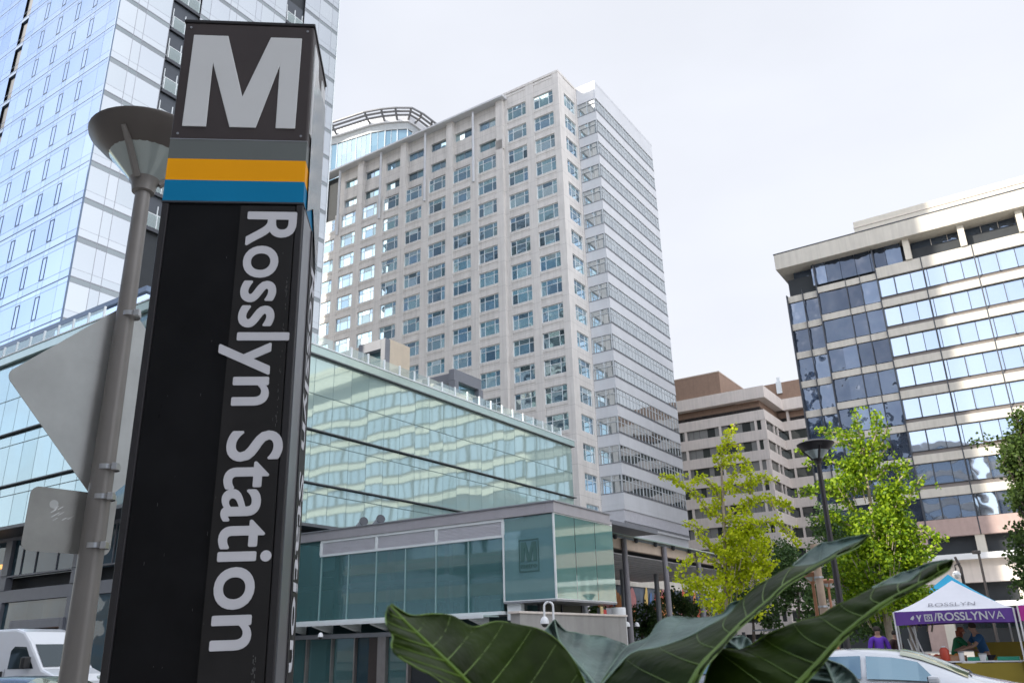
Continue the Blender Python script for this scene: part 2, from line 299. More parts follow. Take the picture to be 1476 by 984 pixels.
# ------------------------------------------------------------------ stone office tower (centre)
def stone_tower():
    X0=91.16; Y0=50.05; XE=96.93; YG=46.71; XG=118.46; TOP=85.1; YW=112.
    t=thing('office_tower','pale stone office tower with square windows and a white wing, behind the green block','office tower',grid=(X0,Y0,0))
    zt=lambda k:42.38+3.96*k                                  # window heads
    # columns of the west face (start, section offset)
    ys=[51.15,56.1]+[61.55+5.0*i for i in range(10)]
    off=lambda y:0 if y<61 else -.55
    mb=MB()
    mb.box(X0+.5,XE+14,Y0+.5,YW,0,TOP-1.6)                    # core
    mb.build('inner_wall',darkin,t)
    mb=MB(); 
    edges=[]                                                  # piers of the west face
    prev=Y0
    for y in ys: edges.append((prev,y)); prev=y+3.5
    edges.append((prev,YW))
    for a,b in edges:
        if a<59.7<b: 
            mb.box(X0,X0+.5,a,60.3,0,TOP); mb.box(X0-.55,X0+.5,60.3,b,0,TOP-4.0*2-.7)
        else:
            o=off(a+.01); topz=TOP if a<60 else zt(8)+.62
            mb.box(X0+o,X0+.5,a,b,0,topz)
    mb.each('pier',stone,t,bevel=.03)
    def spn(o,ya,yb,z0,z1):
        pr=[(X0+.45,z0),(X0+o+.1,z0),(X0+o+.1,z0+.02),(X0+o+.03,z0+.03),(X0+o+.03,z0+.55),(X0+o+.09,z0+.57),(X0+o+.09,z1-.5),(X0+o+.03,z1-.48),(X0+o+.03,z1-.04),(X0+o+.1,z1),(X0+.45,z1)]
        n=len(pr); q=MB(); q.add([(x,ya,z) for x,z in pr]+[(x,yb,z) for x,z in pr],[tuple(range(n)),tuple(range(n,2*n))[::-1]]+[(i,i+n,(i+1)%n+n,(i+1)%n) for i in range(n)]); q.build('spandrel',stone,t)
    for k in range(-9,11):
        spn(0,Y0+.3,60.2,zt(k-1),zt(k)-2.3)
        if k<9: spn(-.55,60.4,YW-.2,zt(k-1),zt(k)-2.3)
    spn(0,Y0+.3,60.2,zt(10),TOP-.4)
    MB().box(X0-.05,X0+.6,Y0-.05,60.6,TOP-.35,TOP+.1).box(X0+.6,XE+.02,Y0-.05,Y0+.6,TOP-.35,TOP+.1).build('parapet',stone,t,bevel=.03)
    # set-back top floors of the left section: deep openings, slender columns, top rail
    mb=MB(); zb=zt(8)+.62
    for i,y in enumerate(ys[2:]):
        if i<7:
            for k in (9,10):
                z1=zt(k); 
                mb.box(X0+.2,X0+.7,y-.2,y+3.75,z1-2.0-1.35,z1-2.0) if k==10 else mb.box(X0+.2,X0+.7,y-.2,y+3.75,zb,z1-2.0)
                mb.box(X0+.12,X0+.72,y-.2,y+3.75,z1-.5,z1+.62 if k==9 else TOP-1.3)
    mb.each('upper_spandrel',stone,t)
    mb=MB()
    for i in range(0,10):
        a=60.1+5.0*i
        if i%2==0: MB().box(X0-.55,X0+.7,a+.05,a+1.35,zb,TOP-1.3).build('upper_pier',stone,t)
        else: MB().box(X0+.18,X0+.7,a+.1,a+1.3,zb,TOP-1.3).build('upper_pier',stone,t); MB().tube([(X0-.7,a+.7,zb-4.2),(X0-.7,a+.7,TOP-1.5)],.2,8).build('upper_column',white_metal,t)
    mb=MB(); mb.box(X0-1.3,X0+.6,59.6,YW,TOP-1.35,TOP-1.05); mb.build('top_rail',white_metal,t)
    sp=[]
    for i,y in enumerate(ys):
        for k in range(-8,11):
            if y>61 and k>=9: continue
            if y>98: continue
            sp.append((X0+off(y)+.2,y,zt(k)-2.3))
    sp.sort(key=lambda p:(p[1]-50)**2*.6+(p[2]-45)**2*.6 + (4000 if (p[2]<19 or (p[1]>60 and p[2]<26)) else 0))
    place_windows(t,window_proto(3.5,2.3,[.24,.73],.66,frame_white,office_pane),sp,100)
    up=window_proto(3.95,1.6,[.5],0,frame_grey,office_pane,name='upper_window')
    place_windows(t,up,[(X0+.45,y-.2,zt(k)-2.02) for i,y in enumerate(ys[2:9]) for k in (9,10)],100,'upper_window')
    # stone return face
    mb=MB(); mb.box(X0+.5,92.8,Y0,Y0+.5,0,TOP-.35); mb.box(96.3,XE,Y0,Y0+.5,0,TOP-.35)
    for k in range(-9,12):
        z1=zt(k-1); zb2=zt(k)-2.3 if k<11 else TOP-.35
        mb.box(92.8,96.3,Y0+.05,Y0+.5,z1,zb2)
    mb.build('return_wall',stone,t,bevel=.02)
    place_windows(t,window_proto(3.5,2.3,[.3,.7],.66,frame_white,office_pane,name='return_window',axis='x'),[(92.8,Y0+.2,zt(k)-2.3) for k in range(-6,11)],100,'return_window')
    # glass and white metal wing
    mb=MB(); mb.box(XE+.35,XG-.1,YG+.35,Y0+40,0,TOP-.6); mb.build('wing_core',darkin,t)
    n=0
    for k in range(-6,12):
        z1=zt(k-1); z0=zt(k)-2.28 if k<11 else TOP
        if k==-6: z1=15.9
        mb=MB(); mb.box(XE,XG,YG,YG+.35,z1,z0); mb.box(XE,XE+.35,YG+.35,Y0+.0,z1,z0)
        mb.build('band',white_metal,t,bevel=.015)
        if z0<TOP: MB().box(XE-.03,XG,YG-.03,YG+.2,z0-.13,z0-.01).box(XE-.03,XE+.2,YG+.2,Y0,z0-.13,z0-.01).build('groove_shade_line',groove_shade_m,t); MB().box(XE-.02,XG,YG-.02,YG+.2,z0+.12,z0+.17).build('upper_groove_shade',groove_shade_m,t)  # dark bars drawn in for the shade of the grooves along the bands
    for z,d in ((15.3,.0),):
        MB().box(XE+.3,XG,YG+.3,YG+.8,14.6,15.9).box(XE-.05,XG,YG-.05,YG+.6,13.6,14.6).build('base_band',white_metal,t)
    for k in range(-6,11):
        za,zb2=zt(k)-2.28,zt(k)
        f=MB(); g=MB(); xs=XE+.0; nn=20; st=(XG-XE)/nn
        for i in range(nn+1):
            x=XE+i*st; w=.07 if i%3==0 else .035
            f.box(max(XE+.002,x-w),min(XG,x+w),YG+.06,YG+.22,za,zb2)
        zz=za+1.55
        f.box(XE+.004,XG,YG+.07,YG+.2,zz-.04,zz+.04)
        for i in range(nn):
            for a,b in ((za,zz),(zz,zb2)): g.quad((XE+i*st,YG+.11,a),(XE+(i+1)*st,YG+.11,a),(XE+(i+1)*st,YG+.11,b),(XE+i*st,YG+.11,b))
        # two lights round the corner
        for y in (YG+.22,(YG+Y0)/2,Y0-.06): f.box(XE+.02,XE+.22,y-.05,y+.05,za,zb2)
        f.box(XE+.03,XE+.2,YG+.27,Y0-.11,zz-.04,zz+.04)
        for y0,y1 in ((YG+.02,(YG+Y0)/2),((YG+Y0)/2,Y0)):
            for a,b in ((za,zz),(zz,zb2)): g.quad((XE+.15,y1,a),(XE+.15,y0,a),(XE+.15,y0,b),(XE+.15,y1,b))
        if k==-6:
            g=MB(); g.box(XE+.12,XG,YG+.12,YG+.3,za,zb2-.6); g.box(XE+.12,XE+.3,YG+.3,Y0,za,zb2-.6)
            for i in range(60): g.box(XE+.3+i*.36,XE+.34+i*.36,YG+.08,YG+.12,za,zb2-.6)
            g.build('louvre',louvre_m,t); MB().box(XE,XG,YG+.0,YG+.35,zb2-.6,zb2-.0).box(XE,XE+.35,YG+.35,Y0,zb2-.6,zb2).build('band',white_metal,t)
            continue
        fo=f.build('ribbon_window',wing_frame,t); g.build('pane',wing_pane,fo,fixn=False)
    MB().box(XE-.02,XG+.02,YG-.02,YG+.4,TOP-.25,TOP+.15).box(XE-.02,XE+.4,YG+.4,Y0,TOP-.25,TOP+.15).build('parapet',white_metal,t)
    return t
wing_frame=mat('wing_window_frame',(.50,.53,.55),.4); groove_shade_m=mat('dark_groove_shade',(.20,.21,.23),.5)
wing_pane=glass('wing_window_glass',[(.50,.54,.56),(.56,.60,.615),(.46,.50,.525)],metal=.9,tilt=.006,warp=.003)
stone_tower()
# ------------------------------------------------------------------ curved glass tower far behind
fgrey2=mat('pale_grey_band',(.36,.39,.41),.5)
trel=mat('trellis_grey',(.16,.165,.18),.5)
def crown_tower():
    t=thing('curved_glass_tower','distant curved glass tower with an open trellis crown rising behind the stone tower','glass tower',grid=(140,130,0))
    arc=[(127.5,172),(130.2,160),(134.88,147.04),(136.6,136.05),(138.2,131.5),(140,128.0),(142.4,124.6),(146,123.95),(150.6,123.9),(158,123.9)]
    def off(p,q,r,d):
        v=Vector((r[0]-p[0],r[1]-p[1])); v.normalize(); n=Vector((v.y,-v.x)); n=-n if n.dot(Vector((1,1)))<0 else n; return (q[0]+n.x*d,q[1]+n.y*d)
    def inset(d): return [off(arc[max(0,i-1)],arc[i],arc[min(len(arc)-1,i+1)],d) for i in range(len(arc))]
    body=inset(3.2)
    mb=MB(); mb.prism(inset(3.6)+[(165,172)],0,135); mb.build('core',darkin,t)
    def band(pl,z0,z1,th,name,m):
        mb=MB()
        a=pl; b=[(p[0]+th,p[1]+th*.8) for p in pl]
        for i in range(len(a)-1): mb.prism([a[i],a[i+1],b[i+1],b[i]],z0,z1)
        return mb.build(name,m,t)
    band(inset(2.4),138.3,140.2,.9,'white_fascia',white_metal); band(inset(3.0),136.2,138.3,.7,'soffit_band',fgrey2)
    g=MB(); f=MB()
    for i in range(len(body)-1):
        a,b=Vector(body[i]),Vector(body[i+1]); n=max(1,int((b-a).length/1.6))
        for j in range(n):
            p=a.lerp(b,j/n); q=a.lerp(b,(j+1)/n)
            for z in range(84,136,4): g.quad((p.x,p.y,z),(q.x,q.y,z),(q.x,q.y,min(136.2,z+4)),(p.x,p.y,min(136.2,z+4)))
            f.tube([(p.x-.05,p.y-.05,84),(p.x-.05,p.y-.05,136.2)],.16 if j%4==0 else .06,4)
        for z in (90,98,106,114,122): f.tube([(a.x-.05,a.y-.05,z),(b.x-.05,b.y-.05,z)],.12,4)
    g.build('curtain_wall',glass('far_tower_glass',[(.12,.22,.30),(.16,.27,.35),(.10,.19,.27)],metal=.15),t,fixn=False); f.build('mullion',frame_white,t)
    for z,d in ((140.4,-.9),(140,.1),(139.5,1.1)):
        mb=MB(); pl=inset(d)
        mb.tube([(p[0],p[1],z) for p in pl],.32,6); mb.build('trellis_rail',trel,t)
    for i in range(1,len(arc)-1):
        a=arc[i]; b=inset(2.8)[i]; mb=MB(); mb.tube([(a[0]-.7,a[1]-.5,140.5),(a[0],a[1],140.0),(b[0],b[1],138.8)],.3,6); mb.build('trellis_strut',trel,t)
crown_tower()
# ------------------------------------------------------------------ residential glass tower (left)
def glass_tower():
    XT=25.83; YT=53.28; XE=48.75; YE=124.; ZB=18; TOPT=118
    t=thing('glass_tower','very tall mirror-glass tower at the left edge, one side blue and one white','glass tower',grid=(XT,YT,0))
    MB().box(XT+.3,XE-.3,YT+.3,YE,ZB,TOPT).build('core',darkin,t)
    zf=[29.44+3.1*k for k in range(-3,29)]
    slots=[(69.2,70.5),(104,105.3)]
    g=MB()
    # west (blue) face: vision panels with joints
    us=[53.28]; y=53.28; rnd=random.Random(3)
    cuts=[53.28,54.7,56.9,57.5,59.6,60.2,62.5,63.1,65.4,66.0,67.8,69.2]
    y=70.5; 
    while y<YE: cuts_add=[y]; cuts.append(y); y+=1.75
    cuts=[c for c in cuts if not any(a<c<b for a,b in slots)]+[104,105.3,YE]; cuts=sorted(set(cuts))
    for a,b in zip(cuts[:-1],cuts[1:]):
        if any(abs(a-s[0])<.01 for s in slots): continue
        for z in zf:
            for z0,z1 in ((z-.42,z),(z,z+.62),(z+.62,z+2.68)):
                g.quad((XT,b-.012,z0+.01),(XT,a+.012,z0+.01),(XT,a+.012,z1-.01),(XT,b-.012,z1-.01))
    g.build('west_curtain_wall',tower_blue,t,fixn=False)
    j=MB()
    for z in zf:
        j.box(XT-.02,XT+.02,YT,YE,z-.035,z+.035); j.box(XT-.008,XT+.02,YT,YE,z-.43,z-.41); j.box(XT-.008,XT+.02,YT,YE,z+.61,z+.63)
    j.box(XT-.05,XT+.05,YT-.06,YT+.04,ZB,TOPT)
    j.build('joint_line',frame_blue,t)
    # north-west return (white) face
    g=MB(); v=MB(); xs=[25.83,27.36,28.11,30.2]; SL=[(30.35,32.8),(41.95,44.15)]
    xs2=xs+[32.85,33.75,35.67,36.42,38.4,39.05,40.5,41.9]+[44.2,46.15,47.9,48.75]
    xs2=sorted(set(xs2))
    for a,b in zip(xs2[:-1],xs2[1:]):
        if any(a>=s[0]-.2 and b<=s[1]+.1 for s in SL): continue
        for z in zf:
            for z0,z1,mm in ((z-.42,z,1),(z,z+.62,0),(z+.62,z+2.68,0)):
                g.cm=mm; g.quad((a+.012,YT,z0+.01),(b-.012,YT,z0+.01),(b-.012,YT,z1-.01),(a+.012,YT,z1-.01))
    g.build('north_curtain_wall',[tower_white,spandrel_grey],t,fixn=False)
    e=MB()
    for y in range(int(YT),int(YE)-1,2):
        for z in zf: e.quad((XE+.05,y+.3,z),(XE+.05,y+2.28,z),(XE+.05,y+2.28,z+3.05),(XE+.05,y+.3,z+3.05))
    e.build('east_curtain_wall',tower_white,t,fixn=False)
    j=MB()
    for z in zf:
        for a,b in ((25.83,30.3),(32.85,41.9),(44.2,48.75)):
            j.box(a,b,YT-.02,YT+.02,z-.035,z+.035); j.box(a,b,YT-.012,YT+.02,z-.44,z-.41); j.box(a,b,YT-.006,YT+.02,z+.61,z+.63)
    for x in xs2: j.box(x-.02,x+.02,YT-.008,YT+.02,ZB,TOPT)
    j.build('joint_line',frame_grey,t)
    MB().box(XE-.02,XE+.08,YT-.05,YT+.2,ZB,TOPT).build('corner_trim',frame_white,t)
    # recessed balcony slots
    for a,b in SL:
        for z in zf[4:14]:
            m=MB(); m.box(a,b,YT-.03,YT+.1,z-.42,z-.12); s=m.build('balcony',frame_dark,t)
            MB().box(a,b,YT+.2,YT+.3,z-.12,z+2.68).build('recess',dark_reveal,s)
            w=MB(); w.box(a+.1,b-.1,YT-.02,YT+.04,z+1.0,z+1.06); w.box(a+.1,a+.16,YT-.02,YT+.04,z-.1,z+1.0); w.box((a+b)/2-.03,(a+b)/2+.03,YT-.02,YT+.04,z-.1,z+1); w.build('railing',frame_white,s)
            gg=MB(); gg.quad((a+.1,YT+.0,z-.1),(b-.1,YT+.0,z-.1),(b-.1,YT+.0,z+1.0),(a+.1,YT+.0,z+1.0)); gg.build('glass_guard',guard_pane,s,fixn=False)
            wd=MB(); 
            for q in (a+.08,(a+b)/2,b-.14): wd.box(q,q+.06,YT+.1,YT+.2,z-.1,z+1.9)
            wd.build('door_frame',frame_white,s)
    for a,b in slots[:1]:
        for z in zf[4:14]:
            m=MB(); m.box(XT-.02,XT+.3,a,b,z-.42,z-.1); s=m.build('side_balcony',frame_blue,t)
            MB().box(XT+.2,XT+.3,a,b,z-.1,z+2.66).build('recess',dark_reveal,s)
    # small casements
    k=0
    for zi,z in enumerate(zf[1:13]):
        for y0 in ((56.9,59.6,62.5,65.4) if True else ()):
            m=MB(); y1=y0+.6
            for p in ((y0,y0+.05,z+.7,z+2.5),(y1-.05,y1,z+.7,z+2.5),(y0+.05,y1-.05,z+.7,z+.75),(y0+.05,y1-.05,z+2.45,z+2.5)): m.box(XT-.03,XT+.02,*p)
            m.build('casement_frame',frame_blue,t); k+=1
    # lower terrace wing in front of the tower
    MB().box(XT-.35,XT+.1,43,YT-.2,18.9,22.2).build('terrace_wall',tower_blue,t)
    MB().box(XT-.5,XT+.1,42.8,YT+30,22.2,22.55).build('terrace_edge',frame_blue,t)
frame_blue=mat('blue_grey_frame',(.12,.17,.25),.4,metal=.3,var=.05)
tower_blue=glass('tower_blue_sky_glass',[(.43,.53,.68),(.50,.60,.73),(.39,.49,.66),(.47,.57,.71)],metal=.93,tilt=.022,warp=.003,wscale=.25)  # mirror glass tinted blue, the reflected sky put into its colour
tower_white=glass('tower_white_sky_glass',[(.40,.435,.46),(.46,.49,.51),(.43,.46,.49)],metal=.9,tilt=.012,warp=.003,wscale=.2)  # same mirror glass, tinted pale for the white sky it reflects
spandrel_grey=glass('tower_spandrel_glass',[(.20,.23,.24),(.23,.26,.27),(.19,.21,.22)],metal=.8,tilt=.01)
dark_reveal=mat('dark_reveal',(.05,.06,.075),.5)
guard_pane=clearglass('balcony_guard_glass',(.8,.9,.9),.1,body=(.5,.6,.6),body_f=.35)
glass_tower()
# ------------------------------------------------------------------ low green glass block
mint=glass('mint_glass',[(.42,.56,.53),(.46,.60,.565),(.39,.53,.50)],metal=.4,tilt=.006,warp=.0013,wscale=.3,rough=.03)
teal_g=glass('teal_glass',[(.16,.30,.34),(.20,.34,.38),(.13,.26,.30)],metal=.7,tilt=.012,warp=.006,wscale=.3)
def glass_block():
    X0=22.1; Y0=35; XE=62.6; YE=92
    t=thing('glass_block','low mint-green glass block with a glass balustrade along its roof, behind the metro entrance','glass building',grid=(X0,Y0,0))
    MB().box(X0+.4,XE-.2,Y0+.4,YE,8.6,18.2).build('core',darkin,t)
    # north face
    lev=[(8.37,10.1),(10.1,10.55),(10.68,13.0),(13.0,13.62),(13.76,15.86),(15.88,18.2)]
    g=MB(); f=MB(); x=XE; xs=[XE]
    while x>X0+.8: x-=1.53; xs.append(max(X0,x))
    xs=xs[::-1]
    for a,b in zip(xs[:-1],xs[1:]):
        for z0,z1 in lev: g.quad((a+.015,Y0,z0+.01),(b-.015,Y0,z0+.01),(b-.015,Y0,z1-.01),(a+.015,Y0,z1-.01))
    g.build('north_glazing',mint,t,fixn=False)
    g=MB(); ys=[Y0+1.53*i for i in range(0,int((YE-Y0)/1.53))]
    for a,b in zip(ys[:-1],ys[1:]):
        for z0,z1 in lev: g.quad((X0,b-.015,z0+.01),(X0,a+.015,z0+.01),(X0,a+.015,z1-.01),(X0,b-.015,z1-.01))
    g.build('west_glazing',teal_block,t,fixn=False)
    for x in xs: f.box(x-.015,x+.015,Y0-.004,Y0+.1,8.37,18.2)
    for y in ys: f.box(X0-.004,X0+.1,y-.015,y+.015,8.37,18.2)
    f.build('mullion',joint_green,t)
    for z in (10.62,13.69): MB().box(X0-.22,XE+.22,Y0-.22,Y0+.3,z-.035,z+.04).box(X0-.22,X0+.3,Y0+.3,YE,z-.035,z+.04).build('ledge',frame_dark2,t,bevel=.015)
    for z in (15.87,10.08,13.0): MB().box(X0-.02,XE+.01,Y0-.02,Y0+.05,z-.015,z+.02).box(X0-.02,X0+.05,Y0+.05,YE,z-.015,z+.02).build('glazing_bar',joint_green,t)
    MB().box(X0-.25,XE+.25,Y0-.25,Y0+.6,18.25,18.75).box(X0-.25,X0+.6,Y0+.6,YE,18.25,18.75).build('cornice',mint_solid,t,bevel=.02)
    MB().box(X0-.3,XE+.3,Y0-.3,Y0+.62,18.75,18.82).box(X0-.3,X0+.62,Y0+.62,YE,18.75,18.82).build('coping',frame_white,t)
    MB().box(X0-.25,XE+.25,Y0-.25,Y0+.6,18.19,18.25).build('shadow_gap',frame_dark2,t)
    MB().box(X0+.6,XE,Y0+.6,YE,18.2,18.6).build('roof',cream,t)
    i=0; x=XE-1.7
    while x>34: 
        MB().box(x-.05,x+.05,Y0-.05,Y0+.05,18.82,19.62).build('balustrade_post',frame_white,t); x-=1.53
    for k in range(18): MB().box(X0-.05,X0+.05,Y0+6+1.53*k,Y0+6.1+1.53*k,18.82,19.62).build('balustrade_post',frame_white,t)
    g=MB(); x=XE-1.7
    while x>24: g.quad((x-1.47,Y0,18.9),(x-.06,Y0,18.9),(x-.06,Y0,19.55),(x-1.47,Y0,19.55)); x-=1.53
    for k in range(0,30): g.quad((X0,Y0+7.5+1.53*k,18.9),(X0,Y0+6.1+1.53*k,18.9),(X0,Y0+6.1+1.53*k,19.55),(X0,Y0+7.5+1.53*k,19.55))
    g.each('balustrade_glass',guard_pane,t,fixn=False)
    # roof houses
    r=MB(); r.box(43.96,46.3,40,44,18.6,24.05); rh=r.build('stair_house',beige_warm2,t,bevel=.03)
    MB().box(43.4,43.96,40.0,40.45,18.6,24.0).box(43.4,43.96,42.2,42.8,18.6,24.0).box(43.4,43.96,40.45,42.2,23.2,24.0).build('door_surround',frame_grey2,rh,bevel=.02)
    MB().quad((43.9,42.2,18.6),(43.9,40.45,18.6),(43.9,40.45,23.2),(43.9,42.2,23.2)).build('glass_door',teal_g,rh,fixn=False)
    r=MB(); r.box(51.5,55.4,39.6,40.2,22.6,23.6).box(54.9,55.5,39.5,40.25,18.6,22.6).box(51.5,52.0,39.5,40.2,18.6,22.6).box(52,55,40.2,43.5,22.6,23.5); rh=r.build('roof_portal',frame_grey2,t,bevel=.03)
    MB().quad((52,40,18.6),(54.9,40,18.6),(54.9,40,22.6),(52,40,22.6)).build('glass_wall',teal_g,rh,fixn=False)
    MB().box(45.8,50.8,37.2,37.5,18.6,20.4).box(38,44,37.6,37.9,18.6,20.0).build('roof_wall',cream,t,bevel=.02)
    # ground storeys set back under the block
    MB().box(X0-.1,XE,Y0-.1,YE,8.2,8.37).build('soffit',frame_dark2,t)
    xw=X0+1.9
    MB().box(xw+.5,XE-1,Y0+1.2,YE,0,8.2).build('lower_core',darkin,t)
    g=MB(); f=MB()
    y=36.3
    while y<YE-2:
        for z0,z1 in ((.2,3.6),(3.6,5.15),(5.9,8.0)): g.quad((xw,y+1.6,z0),(xw,y,z0),(xw,y,z1),(xw,y+1.6,z1))
        y+=1.6
    g.build('shop_glazing',shop_pane,t,fixn=False)
    for z0,z1 in ((4.6,5.25),(5.95,6.05),(8.0,8.2)): f.box(xw-.15,xw+.2,Y0+1.2,YE,z0,z1)
    for y in (36.4,43.0,50.3,57,64,71): f.box(xw-.2,xw+.2,y-.35,y+.35,0,4.6); f.box(xw-.2,xw+.2,y-.35,y+.35,5.25,5.95); f.box(xw-.2,xw+.2,y-.35,y+.35,6.05,8.0)
    for y in (38.2,40,41.6,45.2,47.4,48.9): f.box(xw-.06,xw+.06,y-.04,y+.04,6.05,8.0)
    f.build('shop_frame',frame_grey2,t,bevel=.02)
    d=MB(); d.box(xw-.3,xw+.1,43.5,48.2,3.15,3.6).box(xw-.3,xw+.1,43.2,43.5,0,3.6).box(xw-.3,xw+.1,48.2,48.5,0,3.6); ds=d.build('shop_entrance',frame_grey2,t,bevel=.02)
    MB().box(xw-.02,xw+.02,43.5,48.2,.1,3.15).build('dark_opening',darkin,ds)
    MB().box(xw-.1,xw-.04,43.7,44.2,1.2,3.0).box(xw-.1,xw-.04,44.6,45.0,1.2,3.0).build('lit_panel',emit('orange_shop_light',(.9,.35,.04),.55),ds)
    MB().box(xw-.1,xw-.04,50.8,53.2,6.5,6.75).build('lit_strip',emit('orange_strip_light',(1,.5,.15),.9),t)
    g=MB(); xx=28
    while xx<XE-2: g.quad((xx,Y0+1.15,.2),(xx+1.8,Y0+1.15,.2),(xx+1.8,Y0+1.15,8),(xx,Y0+1.15,8)); xx+=1.9
    g.build('north_shop_glazing',shop_pane,t,fixn=False)
teal_block=glass('teal_block_glass',[(.30,.44,.48),(.34,.48,.52),(.27,.41,.45)],metal=.6,tilt=.008,warp=.006,wscale=.4)
joint_green=mat('green_grey_joint',(.14,.21,.21),.5)
frame_dark2=mat('dark_ledge_metal',(.10,.11,.12),.5,metal=.2)
frame_grey2=mat('mid_grey_cladding',(.15,.16,.185),.5,var=.06)
beige_warm2=mat('sandy_render',(.50,.43,.34),.8,var=.06,streak=.08)
mint_solid=mat('pale_green_glass_band',(.42,.54,.51),.15,metal=.3,var=.04)
shop_pane=glass('shop_glass',[(.03,.06,.075),(.05,.09,.11),(.04,.07,.085)],metal=.05,tilt=.02,warp=.01,spec=.25)
glass_block()
# text helper ------------------------------------------------------
def text_mesh(txt,size,depth=.002,offset=0,spacing=1.0,align='LEFT'):
    cu=bpy.data.curves.new('lettering','FONT'); cu.body=txt; cu.size=size; cu.extrude=depth; cu.offset=offset; cu.space_character=spacing; cu.align_x=align; cu.resolution_u=6
    o=bpy.data.objects.new('lettering',cu); COL.objects.link(o); bpy.context.view_layer.update()
    me=bpy.data.meshes.new_from_object(o.evaluated_get(bpy.context.evaluated_depsgraph_get())); COL.objects.unlink(o); bpy.data.objects.remove(o); return me
def place_text(name,txt,m,parent,mtx,width=None,height=None,depth=.002,offset=0,spacing=1,label=None):
    """mtx maps the text plane (x right, y up) to the parent's space; heavier weights are overlaid outlines in steps of 0.1 mm"""
    me=text_mesh(txt,1,0,0,spacing)
    xs=[v.co.x for v in me.vertices]; ys=[v.co.y for v in me.vertices]
    sx=(width)/(max(xs)-min(xs)+2*offset) if width else 1; sy=height/(max(ys)+2*offset) if height else sx
    x0=min(xs)-offset; out=MB(); shifts=[(0,0)] if not offset else [(offset*math.cos(k*math.pi/6),offset*math.sin(k*math.pi/6)) for k in range(12)]+[(0,0)]
    for si,(dx,dy) in enumerate(shifts):
        z=depth+si*.00012
        out.add([((v.co.x-x0+dx)*sx,(v.co.y+dy+offset)*sy,z) for v in me.vertices],[tuple(p.vertices) for p in me.polygons])
        if si==len(shifts)-1: pass
    o=out.build(name,m,parent,base=(0,0,0),fixn=False,label=label); o.data.transform(mtx); return o
def frame_mtx(origin,xdir,ydir):
    x=Vector(xdir).normalized(); y=Vector(ydir).normalized(); z=x.cross(y)
    return Matrix(((x.x,y.x,z.x,origin[0]),(x.y,y.y,z.y,origin[1]),(x.z,y.z,z.z,origin[2]),(0,0,0,1)))
def poly_mesh(pts,depth):
    mb=MB(); n=len(pts); mb.add([(p[0],p[1],0) for p in pts]+[(p[0],p[1],depth) for p in pts],[tuple(range(n))[::-1],tuple(range(n,2*n))]+[(i,(i+1)%n,(i+1)%n+n,i+n) for i in range(n)]); return mb
MSHAPE=[(0,0),(.205,0),(.225,.72),(.41,0),(.635,0),(.80,.72),(.80,0),(1.0,0),(1.0,1),(.72,1),(.51,.32),(.33,1),(0,1)]
